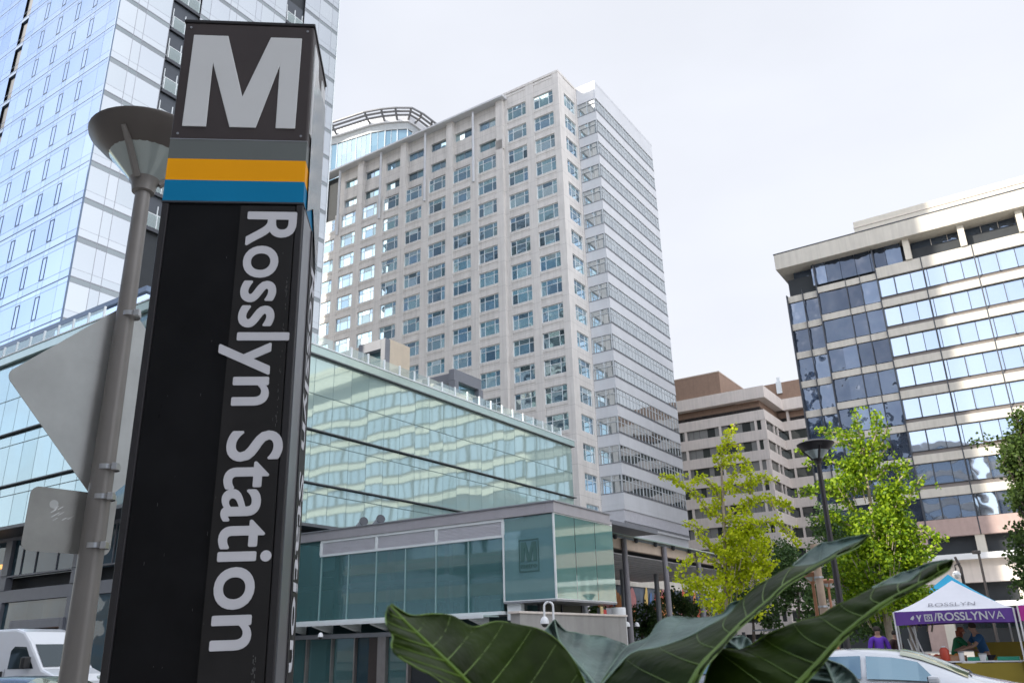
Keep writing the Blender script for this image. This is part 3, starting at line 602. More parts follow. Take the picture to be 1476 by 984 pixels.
# ------------------------------------------------------------------ metro entrance pavilion
pav_pane=clearglass('pavilion_teal_glass',(.48,.74,.75),.10,body=(.16,.36,.37),body_f=.42)
box_pane=clearglass('pavilion_box_glass',(.48,.74,.68),.06,body=(.22,.44,.40),body_f=.6)
pav_louvre=mat('pale_louvre_grey',(.78,.78,.82),.5,var=.04)
def pavilion():
    X=30.; Y0=17.8; Y1=34.6; XB=35.4
    t=thing('metro_entrance','teal glass metro entrance with grey fascia and louvres, in front of the green block','metro entrance',grid=(X,Y0,0))
    MB().box(X-.08,XB-.3,Y0-.08,Y0+.3,6.93,7.38).box(X-.08,X+.3,Y0+.3,Y1,6.93,7.38).build('fascia',purplegrey,t,bevel=.012)
    MB().box(X-.14,XB-.35,Y0-.14,Y0+.3,7.38,7.43).box(X-.14,X+.3,Y0+.3,Y1,7.38,7.43).build('roof_trim',frame_grey,t)
    MB().box(X+.3,XB+6,Y0+.3,Y1,7.1,7.3).build('roof',frame_grey2,t)
    MB().box(XB-.35,XB+.05,Y0+.02,Y0+.3,6.85,7.1).build('roof_notch',purplegrey,t)
    fr=MB(); fr.box(X-.03,X+.12,20.4,31.6,6.80,6.93); fr.box(X-.03,X+.12,20.4,31.6,6.12,6.22)
    for y in (20.38,24.1,27.8,31.55): fr.box(X-.03,X+.12,y-.08,y+.08,6.22,6.80)
    fr.build('louvre_frame',frame_white,t,bevel=.01)
    for a,b in ((20.46,24.02),(24.18,27.72),(27.88,31.47)):
        l=MB(); l.box(X+.08,X+.12,a,b,6.22,6.80)
        for i in range(9): z=6.24+i*.062; l.add([(X+.0,a,z),(X+.0,b,z),(X+.07,b,z+.045),(X+.07,a,z+.045),(X+.0,a,z+.008),(X+.0,b,z+.008),(X+.07,b,z+.053),(X+.07,a,z+.053)],[(0,1,2,3),(7,6,5,4),(0,4,5,1),(2,6,7,3),(0,3,7,4),(1,5,6,2)])
        l.build('louvre',pav_louvre,t)
    ms=[20.4,22.28,24.12,25.95,27.78,29.62,31.5,33.2,34.6]
    for a,b in zip(ms[:-1],ms[1:]):
        zt_=6.12 if b<31.6 else 6.93
        MB().quad((X+.04,b-.03,3.08),(X+.04,a+.03,3.08),(X+.04,a+.03,zt_),(X+.04,b-.03,zt_)).build('glass_pane',pav_pane,t,fixn=False)
    m=MB()
    for y in ms[1:]: m.box(X-.0,X+.1,y-.025,y+.025,3.08,6.12)
    m.each('mullion',frame_teal,t)
    MB().box(X-.1,X+.3,20.42,Y1,2.93,3.07).build('sill',frame_white,t,bevel=.01)
    # cantilevered glass box
    b=MB(); b.box(X-.02,XB,Y0-.02,20.4,3.36,3.43); bo=b.build('box_floor',frame_grey,t)
    b=MB(); b.box(X-.035,X+.035,Y0-.035,Y0+.035,3.43,6.93); b.box(X-.035,X+.03,20.33,20.4,3.43,6.93); b.box(X+.035,XB-.02,Y0-.035,Y0+.02,3.43,3.47); b.box(X-.035,X+.02,Y0+.035,20.33,3.43,3.47); b.box(X+.035,XB-.02,Y0-.03,Y0+.02,6.89,6.93); b.build('box_frame',frame_white,t)
    for a,c in ((X+.04,31.76),(31.8,33.62),(33.66,XB)): MB().quad((a,Y0,3.47),(c,Y0,3.47),(c,Y0,6.89),(a,Y0,6.89)).build('glass_pane',box_pane,t,fixn=False)
    MB().quad((X,20.32,3.47),(X,Y0+.04,3.47),(X,Y0+.04,6.9),(X,20.32,6.9)).build('glass_pane',pav_pane2,t,fixn=False)
    # etched emblem
    w,h=1.0,1.33
    lg=MB(); q=.035
    for p in ((0,w,0,q),(0,w,h-q,h),(0,q,q,h-q),(w-q,w,q,h-q)): lg.box(X-.025,X-.01,19.57-p[0],19.57-p[1],4.6+p[2],4.6+p[3])
    lg.build('emblem_frame',etch,t)
    M1=poly_mesh([(x*.78,y*.80) for x,y in MSHAPE],.012); me=M1.build('emblem_letter',etch,t,base=(0,0,0)); me.data.transform(frame_mtx((X-.02-BASE[t.name][0],19.46-BASE[t.name][1],5.02),(0,-1,0),(0,0,1)))
    o=place_text('emblem_word','metro',etch,t,frame_mtx((X-.02-BASE[t.name][0],19.48-BASE[t.name][1],4.74),(0,-1,0),(0,0,1)),width=.8,depth=.01,offset=.02)
    # inside
    MB().box(X+.3,XB+6,20.6,Y1,2.95,3.05).build('upper_floor',frame_grey,t)
    MB().box(X+5.3,X+5.5,20.6,Y1,0,7.0).build('inner_wall',mat('teal_inner_wall',(.20,.30,.31),.7),t)
    for y in (21.5,25.2,28.9,32.6): 
        MB().box(X+2.2,X+2.5,y-.15,y+.15,3.05,7.1).build('inner_column',frame_grey,t)
    MB().box(X+1.2,X+1.4,21,Y1,4.6,4.85).box(X+3.2,X+3.4,21,Y1,5.5,5.8).build('inner_beam',frame_grey,t)
    r=random.Random(5); k=MB()
    for i in range(26):
        y=20.8+r.random()*13; z=r.uniform(.3,.9); k.box(X+.6+r.random()*3,X+.9+r.random()*3,y,y+r.uniform(.08,.3),3.05,3.05+z)
    k.build('inner_fittings',mat('dark_fittings',(.02,.05,.055),.6),t)
    MB().box(X+1,X+1.05,Y0+.6,20,4.2,4.5).box(X+1.5,XB-.6,19.5,19.6,4.1,4.25).box(X+2,X+2.1,19.4,19.5,3.43,6.9).build('box_inner_rail',frame_grey,t)
    # street canopy below
    MB().box(X-1.25,X-.1,20.6,Y1+1,2.84,2.90).build('canopy_glass',mint_solid,t)
    MB().box(X-1.30,X-1.2,20.6,Y1+1,2.78,2.93).build('canopy_edge',frame_white,t,bevel=.01)
    for i in range(8):
        y=21.3+1.85*i; m=MB(); m.add([(X-1.15,y-.12,2.75),(X-1.15,y+.12,2.75),(X,y+.12,2.45),(X,y-.12,2.45),(X-1.15,y-.12,2.83),(X-1.15,y+.12,2.83),(X,y+.12,2.83),(X,y-.12,2.83)],[(0,3,2,1),(4,5,6,7),(0,1,5,4),(1,2,6,5),(2,3,7,6),(3,0,4,7)]); m.build('canopy_bracket',frame_white,t)
    MB().box(X-.35,X-.05,20.6,Y1,2.22,2.42).build('door_head',frame_grey,t,bevel=.01)
    for y,w in ((27.0,.5),(28.7,.08),(25.45,.1),(31.9,.08),(33.4,.06),(30.2,.06)): MB().box(X-.3,X-.05,y-w/2,y+w/2,0,2.22).build('door_post',steel_dull,t,bevel=.01)
    for a,c in ((31.94,34.6),(30.24,31.84),(28.76,30.16),(25.5,26.72)):
        MB().quad((X-.12,c,.1),(X-.12,a,.1),(X-.12,a,2.2),(X-.12,c,2.2)).build('lower_pane',pav_pane,t,fixn=False)
    MB().box(X-.16,X-.1,27.28,27.9,.1,2.2).build('door_panel',mat('dark_bronze_panel',(.07,.055,.05),.4,metal=.3),t)
    MB().box(X-.14,X-.1,27.9,28.62,.1,2.2).build('door_leaf',shop_pane,t)
    MB().box(X+2.4,X+2.6,20.6,Y1,0,2.95).build('lobby_wall',mat('lobby_wall',(.05,.09,.10),.6),t)
    MB().box(X-.1,X+.1,23.8,25.35,0,2.2).build('dark_door',darkin,t)
    # corner pier under the box
    MB().box(X+.1,X+.35,19.6,20.3,2.7,3.36).build('corner_pier',frame_white,t)
frame_teal=mat('pale_teal_mullion',(.28,.42,.43),.4)
steel_dull=mat('dull_stainless',(.33,.31,.30),.4,metal=.6,var=.12,streak=.2)
etch=mat('dark_etched_green',(.05,.13,.12),.6)
pav_pane2=clearglass('pavilion_logo_glass',(.36,.60,.62),.10,body=(.22,.42,.44),body_f=.6)
pavilion()
def duct(gy,label):
    t=thing('vent_duct',label,'vent',grid=(32.5,gy,7.3),group='angled vent ducts on the pavilion roof')
    mb=MB(); mb.tube([(32.5,gy,7.3),(32.5,gy+.0,7.6),(32.4,gy-.2,7.85),(32.1,gy-.8,8.05)],[.2,.2,.2,.2],14,caps=False); mb.build('duct',white_metal,t,smooth=True)
    mb=MB(); c=Vector((32.1,gy-.8,8.05)); d=Vector((-.4,-.7,.25)).normalized(); mb.tube([c-d*.01,c+d*.04],[.235,.235],16); mb.build('hood_opening',frame_dark,t)
duct(31.5,'silver curved vent duct on the pavilion roof, the left of the pair'); duct(30.3,'silver curved vent duct on the pavilion roof, the right of the pair')
# domed cameras on swan necks
def dome_cam(p,lab,s=1.,goose=True):
    t=thing('security_camera',lab,'camera',loc=p,group='white dome cameras at the metro entrance')
    mb=MB()
    mb.lathe([(0,.16),(.05,.15),(.10,.10),(.125,.03),(.13,-.04),(.115,-.05)],n=18); mb.build('housing',white_paint,t,smooth=True)
    mb=MB(); mb.lathe([(.1,-.05),(.085,-.09),(.05,-.13),(0,-.145)],n=16); mb.build('dome',blackpl,t,smooth=True)
    if goose:
        mb=MB(); pts=[(0,0,.15)]+[(.13-.13*math.cos(a),0,.42+.13*math.sin(a)) for a in [i*math.pi/8 for i in range(9)]]+[(.26,0,.0),(.26,0,-.3)]
        mb.tube(pts,.032,10); mb.build('bracket',white_paint,t,smooth=True)
    t.scale=(s,s,s); return t
dome_cam(at(785,896,28.5),'white dome camera on a hooked bracket above the grey wall',1.15)
dome_cam(at(462,916,40),'white dome camera under the entrance canopy beside the metro pylon',.95,False)
dome_cam(at(904,901,44),'white dome camera on a column beside the canopy, left of two',1.2,False)
dome_cam(at(918,901,46),'white dome camera on a column beside the canopy, right of two',1.1,False)
# grey wall and things behind it
t=thing('granite_wall','grey granite parapet wall under the glass box','wall',grid=(26,17.0,0))
MB().box(26,34.6,17.0,17.4,0,2.78).build('wall_panel',greystone,t); MB().box(25.9,34.7,16.95,17.45,2.78,2.86).build('coping',beige,t,bevel=.01)
t=thing('mesh_screen','dark olive mesh screen in a steel frame behind the granite wall','screen',grid=(31,19.2,0))
for i in range(2): MB().box(31+i*1.8,32.72+i*1.8,19.2,19.24,2.2,3.34).build('mesh_panel',mat('olive_mesh_%d'%i,(.10,.10,.075),.7,bump=.4,bs=60),t)
for x in (30.95,32.76,34.56): MB().box(x-.04,x+.04,19.15,19.3,0,3.34).build('post',frame_dark,t)
t=thing('ticket_kiosk','white ticket kiosk cylinder standing behind the granite wall','kiosk',grid=(38.2,19.2,0))
MB().lathe([(.42,0),(.42,3.3),(.4,3.34),(0,3.34)],c=(38.2,19.2,0),n=24).build('drum',white_paint,t,smooth=True); MB().box(37.0,37.55,19.2,19.7,0,3.3).build('side_cabinet',frame_grey,t)
t=thing('red_notice','small red and yellow notice panel on the grey kiosk','notice',grid=(36.3,19.0,0))
MB().box(36.32,36.62,18.98,19.02,2.62,3.2).build('red_panel',mat('red_paint',(.55,.03,.03),.4),t); MB().box(36.0,36.3,18.98,19.02,2.6,3.34).build('yellow_panel',mat('pale_yellow_paint',(.65,.50,.25),.5),t); MB().box(36.1,36.2,19.03,19.1,0,3.0).build('post',frame_grey,t)
# ------------------------------------------------------------------ open canopy with columns
t=thing('street_canopy','open canopy on slim grey columns with a beige fascia, right of the metro entrance','canopy',grid=(40.2,20,0))
MB().box(38.2,62,19.9,20.15,6.42,6.98).build('fascia',beige_warm,t,bevel=.01)
MB().box(38.2,62,19.5,20.6,7.06,7.12).build('glass_edge',mint_solid,t); 
for i in range(9): MB().lathe([(0,.16),(.1,.15),(.14,0),(.1,-.1),(.05,-.14)],c=(39.6+i*2.55,19.75,6.98),n=10).build('glass_clamp',frame_dark,t,smooth=True)
l=MB()
for i in range(14): l.box(38.2,62,20.3+i*.62,20.8+i*.62,6.2,6.26)
l.build('louvre_ceiling',louvre_m,t); MB().box(38.2,62,20.2,29,6.5,6.9).build('roof_deck',frame_dark2,t)
for i in range(4): MB().tube([(40.6+i*5.25,19.75,0),(40.6+i*5.25,19.75,6.95)],[.19,.15],14).build('column',mat('column_grey_%d'%i,(.21,.20,.22),.45,metal=.2),t,smooth=True)
for i in range(3): MB().tube([(44.5+i*5.3,24.5,0),(44.5+i*5.3,24.5,6.2)],[.19,.17],12).build('column',frame_grey,t,smooth=True)
# mural wall: bright abstract figures painted on panels
t=thing('mural_wall','painted mural of red, yellow and blue figures on a dark wall beyond the canopy','mural',grid=(56,30,0))
MB().box(56,84,30,30.4,0,6.6).build('wall',mat('mural_ground',(.10,.12,.15),.8,var=.3,vs=1),t); MB().box(56,84,29.9,30.5,6.0,6.7).build('top_band',cream,t)
r=random.Random(11)
mc=[mat('mural_'+n,c,.8,var=.15) for n,c in (('red',(.48,.10,.06)),('orange',(.55,.22,.08)),('yellow',(.60,.42,.14)),('blue',(.07,.14,.30)),('pink',(.5,.22,.22)),('black',(.03,.03,.04)))]
mm=MB()
for i in range(62):
    mm.cm=r.randrange(6); cx_=57+r.random()*25; cz=3.6+r.random()*1.7; a,b=r.uniform(.25,.6),r.uniform(.5,1.15); n=12; tl=r.uniform(-.3,.3)
    y=29.96-.002*i
    mm.add([(cx_+a*math.cos(q)*(1-.3*math.sin(q))+tl*math.sin(q)*b,y,cz+b*math.sin(q)) for q in [k*2*math.pi/n for k in range(n)]],[tuple(range(n))])
mm.build('painted_figures',mc,t,fixn=False)
# ------------------------------------------------------------------ brown banded office block
def banded_block():
    X=149.; Y=41.8; XI=160.9
    t=thing('banded_office_block','beige banded office block with brown brick penthouses, between two taller office buildings','office block',grid=(X,Y,0))
    MB().box(X+1,XI+20,Y+1,74,0,43).box(XI+1,XI+25,15,Y+1,0,43).build('core',darkin,t)
    def bands(z0,z1,m,name,o=0,bv=.04):
        MB().box(X-o,X+1,Y-o,74,z0,z1).box(X+1,XI-o,Y-o,Y+1,z0,z1).box(XI-o,XI+1,15,Y-o,z0,z1).build(name,m,t,bevel=0)
    bands(44.25,46.5,beige,'parapet',.6); bands(42.1,44.2,tanbrick2,'recessed_wall',-1.2+.0)
    bands(40.2,42.1,beige,'spandrel',0)
    for k in range(0,10): 
        z=38.35-3.75*k; bands(z-1.9,z,beige,'spandrel',0)
        MB().box(X+.3,X+1,41.8+.3,74,z,z+1.85).box(X+1,XI+.3,Y+.3,Y+1,z,z+1.85).box(XI+.3,XI+1,15,Y+.3,z,z+1.85).build('window_band',bb_pane,t,fixn=True)
    p=MB()
    for y in (43.7,50.6,57.6,64.6): p.box(X+.03,X+.9,y-.22,y+.22,2,40.2)
    for x in (149.12,154.3,156.7): p.box(x,x+.45,Y+.03,Y+.9,2,40.2)
    for y in (40.7,30): p.box(XI+.03,XI+.9,y-.2,y+.2,2,44.3)
    p.box(X+.03,X+.3,Y+.2,Y+.5,2,40.2); p.each('pier',beige,t)
    bl=MB(); r=random.Random(2)
    for k in range(10):
        z=38.35-3.75*k
        y=42.2
        while y<70:
            w=r.uniform(.9,1.6)
            if r.random()<.55: bl.quad((X+.27,y+w,z+.02),(X+.27,y,z+.02),(X+.27,y,z+1.83),(X+.27,y+w,z+1.83))
            y+=w+.05
    bl.each('window_blind',mat('grey_blind',(.20,.20,.19),.7,island=.4),t,fixn=False)
    MB().box(X+.2,X+28,49.6,74,46.4,51.0).build('penthouse',tanbrick2,t); MB().box(XI+.5,XI+20,15,45.3,46.4,50.3).build('penthouse',tanbrick2,t)
    MB().box(X+.15,X+28,49.55,74,51.0,51.25).build('penthouse_coping',beige_warm,t)
    a=MB(); g0=(XI+1.0,41.6)
    a.tube([(g0[0],g0[1],47.5),(g0[0],g0[1],51.5)],.12,6); a.box(g0[0]-.9,g0[0]-.3,g0[1]-.5,g0[1]+.5,48.0,50.4); a.box(g0[0]-.6,g0[0]-.1,g0[1]-.3,g0[1]+.3,50.4,51.4); a.build('antenna',frame_white,t)
bb_pane=glass('banded_block_glass',[(.06,.065,.065),(.10,.11,.10),(.04,.045,.05)],metal=.3,tilt=.02)
tanbrick2=mat('brown_brick',(.30,.20,.145),.85,var=.08,vs=2,streak=.1)
banded_block()
# ------------------------------------------------------------------ black and white office building (right)
def right_block():
    X=101.5; YL=23.6; YM=12.55; YN=19.7; YE=-55.
    t=thing('sunlit_office_block','black glass office block with cream bands and overhanging roof at the right, partly sunlit','office block',grid=(X,YM,0))
    MB().box(X+.9,X+26,YE,YL-.3,0,46).build('core',darkin,t)
    zs=[16.05+3.85*k for k in range(8)]
    for k,z in enumerate(zs):
        top=z+(1.4 if k==7 else .93)
        MB().box(X,X+.9,YE,YM,z,top).build('spandrel',cream,t)
        MB().box(X+.06,X+.9,YM,YN-.05,z,z+.8).build('spandrel',cream,t)
        MB().box(X+.35,X+.9,YN+.05,YL,z-.35,z+.5).box(X+.9,X+26,YL-.5,YL,z-.35,z+.5).build('spandrel',cream,t)
        # sloping sill
        sl=MB(); zb=z-2.4
        sl.add([(X+.02,YE,zb-.52),(X+.02,YM,zb-.52),(X+.5,YM,zb),(X+.5,YE,zb),(X+.9,YM,zb-.52),(X+.9,YE,zb-.52)],[(0,1,2,3),(0,3,5),(1,4,2),(3,2,4,5),(0,5,4,1)])
        sl.build('sloping_sill',sill_m,t)
        g=MB(); f=MB(); y=YM-.02; i=0
        while y>YE+2:
            g.quad((X+.42,y-.06,zb),(X+.42,y-1.77,zb),(X+.42,y-1.77,z),(X+.42,y-.06,z)) if False else g.quad((X+.42,y-.04,zb),(X+.42,y-1.79,zb),(X+.42,y-1.79,z),(X+.42,y-.04,z))
            w=.09 if i%3==0 else .05
            f.box(X+.1 if i%3==0 else X+.3,X+.55,y-1.83-w*.5,y-1.83+w*.5,zb-.02,z-.01); y-=1.83; i+=1
        f.box(X+.35,X+.5,YE+2,YM-.03,zb-.05,zb+.03); f.box(X+.35,X+.5,YE+2,YM-.03,z-.05,z-.015)
        fo=f.build('window_band',rb_frame,t); g.build('pane',rb_pane,fo,fixn=False)
        g=MB(); f=MB()
        for a,b in ((YN-.05,17.9),(17.9,16.19),(16.19,14.5),(14.5,YM)):
            g.quad((X+.3,a,z-2.9),(X+.3,b,z-2.9),(X+.3,b,z),(X+.3,a,z))
        g2=MB()
        for a,b in ((YL,21.55),(21.55,YN+.05)): g2.quad((X+.55,a,z-3.3),(X+.55,b,z-3.3),(X+.55,b,z-.35),(X+.55,a,z-.35))
        for yy in (16.19,14.5): f.box(X+.1,X+.4,yy-.03,yy+.03,z-3.0,z)
        fo=f.build('window_band',frame_dark,t); g.build('pane',rb_dark,fo,fixn=False); g2.build('pane',rb_dark,fo,fixn=False)
    v=MB()
    for y in (YN,YM,YL-.05): v.box(X-.08,X+.5,y-.07,y+.07,9.7,47 if y!=YL-.05 else 43.6)
    for y in (YM-5.15,YM-5.15-5.5,YM-16.15,YM-21.6,YM-27.1): v.box(X-.05,X+.02,y-.06,y+.06,11.7,44.45)
    for y in (16.19,21.55,14.5): v.box(X-.02,X+.3,y-.04,y+.04,12,44)
    v.each('mullion',frame_dark,t)
    # roof
    MB().box(X-.9,X+26,YE,YL+.6,47.15,49.3).build('roof_slab',cream,t,bevel=.05)
    MB().box(X-.95,X+26,YE,YL+.65,49.3,49.42).build('roof_trim',frame_dark,t)
    MB().box(X+1.2,X+20,YE,14.2,49.4,51.9).build('penthouse',cream2,t,bevel=.03); MB().box(X+1.12,X+20,YE,14.25,51.0,51.08).build('penthouse_joint',beige,t)
    MB().box(X+1.6,X+2,YE,YL-1,44.4,47.15).build('top_glazing',rb_dark,t)
    c=MB()
    for y in (8.6,2.6,-3.4,-9.4): c.box(X-.2,X+.8,y-.35,y+.35,44.45,47.15)
    c.each('roof_column',cream2,t)
    g=MB(); y=YL-3.5
    while y>10.5: g.quad((X+.5,y,44.3),(X+.5,y-1.75,44.3),(X+.5,y-1.75,47.15),(X+.5,y,47.15)); y-=1.8
    g.build('top_pane',rb_dark,t,fixn=False)
    f=MB(); y=6
    while y>YE+3: f.box(X+1.4,X+1.6,y-.03,y+.03,44.4,47.1); y-=1.8
    f.box(X+1.4,X+1.6,YE,8,45.6,45.68); f.build('top_frame',beige,t)
    # lower storeys
    MB().box(X-.02,X+.9,YE,YM+1,11.72,13.58).build('pink_band',pinkstone,t)
    MB().box(X+1.2,X+1.5,YE,YM,9.7,11.72).build('lower_pane',rb_dark,t)
    p=MB()
    for y in (7.6,.1,-7.4,-15): p.box(X+.1,X+1.2,y-.45,y+.45,9.75,11.72)
    p.each('lower_pier',cream2,t)
    MB().box(X-1.2,X+1.5,YE,YM+1.3,9.15,9.75).build('white_slab',white_paint,t)
    MB().box(X-.2,X+1.5,YE,YM+1.2,6.85,9.15).build('beige_wall',beige,t)
    MB().box(X+1.4,X+1.6,YE,YM,0,6.85).build('storefront_glass',rb_dark,t)
    MB().box(X-2.5,X+1.4,YE,8,4.35,4.85).build('entrance_canopy',white_paint,t)
    p=MB()
    for y in (12.2,4.6,-3,-10.5,-18): p.box(X-.1,X+1.3,y-.5,y+.5,0,6.85)
    p.each('ground_pier',cream2,t)
    MB().box(X+.9,X+1.38,YE,11,2.3,2.9).build('turquoise_band',mat('turquoise_band',(.05,.32,.38),.5),t)
    MB().box(X+1.0,X+1.38,YE,11,3.3,3.45).box(X+1.0,X+1.38,YE,11,1.4,1.6).build('storefront_bar',white_metal,t)
    MB().box(X-.15,X+.9,YM+.1,14.3,0,11.7).build('end_pier',pinkstone,t)
sill_m=mat('grey_beige_sill',(.15,.13,.115),.7,var=.08)
cream2=mat('pale_cream_render',(.62,.58,.50),.8,var=.04,streak=.06)
rb_frame=mat('black_window_frame',(.05,.055,.065),.5)
rb_pane=glass('pale_blue_reflective_glass',[(.36,.43,.52),(.40,.47,.56),(.33,.40,.50)],metal=.88,tilt=.008,warp=.002)
rb_dark=glass('dark_blue_glass',[(.07,.095,.14),(.045,.06,.09),(.13,.17,.24),(.05,.07,.11)],metal=.7,tilt=.03,warp=.035,wscale=.8)  # dark tint; in the left bays it holds the reflected tower
right_block()
# ------------------------------------------------------------------ unseen slabs added off frame, to shade the square and show in the glass
def plain_tower(name,lab,x0,x1,y0,y1,h,m,fl=3.9,gl=None):
    t=thing(name,lab,'office tower',grid=((x0+x1)/2,(y0+y1)/2,0))
    MB().box(x0+.4,x1-.4,y0+.4,y1-.4,0,h-.5).build('wall_glass',gl or rb_pane,t)
    b=MB(); z=.2
    while z<h: b.box(x0,x1,y0,y1,z,z+1.5); z+=fl
    b.each('spandrel',m,t); return t
plain_tower('unseen_slab','low unseen slab added left of the square to shade it',-60,-30,16,52.8,H1,beige)
plain_tower('unseen_slab','middle unseen slab added left of the square to shade it',-60,-30,53.0,67,H2,cream)
plain_tower('unseen_slab','tall unseen slab added left of the square for its shade',-60,-30,67.4,132,H3,beige)
plain_tower('unseen_slab','office slab across the street behind the camera, outside the picture',25,62,-52,-30,34,greystone,gl=teal_g)
plain_tower('unseen_slab','wide unseen slab added behind the photographer to darken reflections',-52,-18,-62,12,42,beige)
# ------------------------------------------------------------------ metro pylon (hero)
pyl_black=mat('black_enamel_panel',(.006,.006,.007),.34,var=.35,vs=4,streak=.3,spec=.18,rvar=.08)
pyl_strip=mat('worn_black_strip',(.018,.017,.017),.45,var=.2,vs=5,spec=.25)
pyl_brown=mat('dark_bronze_head',(.050,.040,.040),.5,spec=.3,var=.12,vs=3,streak=.1)
pyl_edge=mat('bronze_edge_trim',(.03,.028,.03),.4,metal=.3,var=.12,streak=.2)
letter_w=mat('retroreflective_white',(.60,.60,.63),.5,var=.05,vs=6,spec=.2)
mface=mat('milky_acrylic_letter',(.64,.65,.65),.3,var=.03,vs=2,spec=.3)
stripe_s=mat('silver_grey_stripe',(.115,.13,.125),.45,var=.05); stripe_o=mat('orange_stripe',(.88,.37,.004),.5,var=.04,spec=.15); stripe_b=mat('blue_stripe',(.002,.19,.38),.5,var=.04,spec=.15)
side_film=mat('reflective_side_film',(.50,.52,.54),.12,metal=.8,var=.1); 
W=.623
P2=Vector((3.4*math.sin(R(-15.95)),3.4*math.cos(R(-15.95)),0)); Ld=Vector((math.sin(R(84.3)),math.cos(R(84.3)),0)); Nd=Vector((-Ld.y,Ld.x,0))
cen=P2-Ld*(W/2)+Nd*(W/2)
t=thing('metro_pylon','black square metro pylon with a white M, coloured stripes and vertical white lettering','station sign',loc=(cen.x,cen.y,0),rz=R(5.7))
t.rotation_euler=(0,R(-.62),R(5.7)); 
# lean pivots near the base; compensate so the head stays put
sh=math.tan(R(.62))*4.2; t.location=cen+Ld*math.tan(R(.62))*3.0-Nd*(W/2*.25); t.scale=(1,.75,1)
h=W/2; zt_,z1,z2,z3,z4=4.575,3.90,3.795,3.682,3.573
MB().box(-h+.012,h-.012,-h+.012,h-.012,.12,z4-.008).build('shaft',pyl_black,t,bevel=.006)
MB().box(-h-.05,h+.05,-h-.05,h+.05,0,.12).build('plinth',greystone,t,bevel=.01)
ed=MB()
for sx in (-1,1):
    for sy in (-1,1): ed.box(sx*h-.0 if sx<0 else h-.03,sx*h+.03 if sx<0 else h,sy*h if sy<0 else h-.03,sy*h+.03 if sy<0 else h,.121,z4-.01)
ed.build('corner_trim',pyl_edge,t,bevel=.004)
MB().box(h-.275,h-.034,-h-.001,-h+.011,.13,z4-.02).build('text_strip',pyl_strip,t)
hd=MB(); hd.box(-h,h,-h,h,z1+.002,zt_); hd.build('head',pyl_brown,t,bevel=.008)
MB().box(-h-.006,h+.006,-h-.006,h+.006,zt_,zt_+.018).build('cap',pyl_edge,t,bevel=.004)
MB().box(-h+.0,h-.0,-h+.0,h-.0,z2,z1).build('grey_stripe',stripe_s,t); MB().box(-h,h,-h,h,z3,z2-.0).build('orange_stripe',stripe_o,t) ; MB().box(-h,h,-h,h,z4,z3).build('blue_stripe',stripe_b,t)
MB().box(-h-.003,h+.003,-h-.003,h+.003,z4-.008,z4).build('shadow_joint',frame_dark,t); MB().box(-h-.002,h+.002,-h-.002,h+.002,z1,z1+.004).build('head_joint',frame_grey,t)
def M_letter(face,side):
    # outline measured on the face: u from left edge of the letter, v from its foot
    U=[(0,0),(.110,0),(.108,.365),(.216,0),(.337,0),(.425,.36),(.428,0),(.519,0),(.523,.53),(.372,.53),(.262,.175),(.167,.53),(.003,.53)]
    m=poly_mesh(U,.006); return m,U
m,U=M_letter(0,0); mo=m.build('letter_m',mface,t,bevel=.003); mo.data.transform(frame_mtx((-h+.045,-h-.0005,3.969),(1,0,0),(0,0,1)))
mo.data.transform(Matrix.Translation((0,0,0)))
me=poly_mesh(U,.006).build('letter_m',mface,t); me.data.transform(frame_mtx((h+.0005,-h+.05,3.969),(0,1,0),(0,0,1)))
# letter shadow gap round the M
place_text('station_name','Rosslyn Station',letter_w,t,frame_mtx((h-.242,-h-.0012,3.522),(0,0,-1),(1,0,0)),width=1.862,height=None,depth=.002,offset=.017)
place_text('station_name','Rosslyn Station',letter_w,t,frame_mtx((h+.0012,h-.215,3.40),(0,0,-1),(0,1,0)),width=1.83,height=.17,depth=.002,offset=.017,label='vertical white lettering on the narrow side')
MB().box(h-.002,h+.0005,-h+.33,h-.02,.14,z4-.02).build('side_panel',pyl_strip,t); MB().box(h-.002,h+.004,-h+.035,-h+.32,.14,z4-.02).build('side_steel',mat('side_steel',(.30,.30,.32),.3,metal=.75,var=.15,streak=.3),t)
MB().box(h+.0,h+.010,-h+.315,-h+.335,.14,z4-.02).build('side_trim',pyl_edge,t)
sp=MB(); sp.add([(h+.008,-h+.10,z4),(h+.009,0,z4+.1),(h+.009,h-.02,z4-.2),(h+.006,-h+.10,zt_-.1),(h+.008,0,zt_-.2),(h+.007,h-.02,zt_-.15)],[(0,1,4,3),(1,2,5,4)]); sp.build('loose_side_film',side_film,t,smooth=True)
for sx in (-1,1):
    for zz in (z1+.03,zt_-.03): q=MB(); q.tube([(sx*(h-.03),-h-.004,zz),(sx*(h-.03),-h+.004,zz)],.006,8); q.build('screw',frame_grey,t)
sc=MB(); r=random.Random(4)
for i in range(22):
    u=-h+.1+r.random()*.5; z=1.4+r.random()*2; l=r.uniform(.002,.014); sc.box(u,u+r.uniform(.0005,.001),-h-.0016,-h+.0,z,z+l)
for i in range(34): z=2.45+r.random()*.75; u=h-.052+(z-2.8)*.01+r.uniform(-.003,.003); sc.box(u,u+.0016,-h-.0032,-h-.0018,z,z+r.uniform(.003,.014))
for i in range(14): z=1.50+r.random()*.14; u=h-.075+r.uniform(-.006,.006); sc.box(u,u+.003,-h-.003,-h-.0018,z,z+r.uniform(.004,.018))
sc.build('scratch_marks',mat('pale_scratches',(.09,.09,.09),.6),t,kind='stuff')
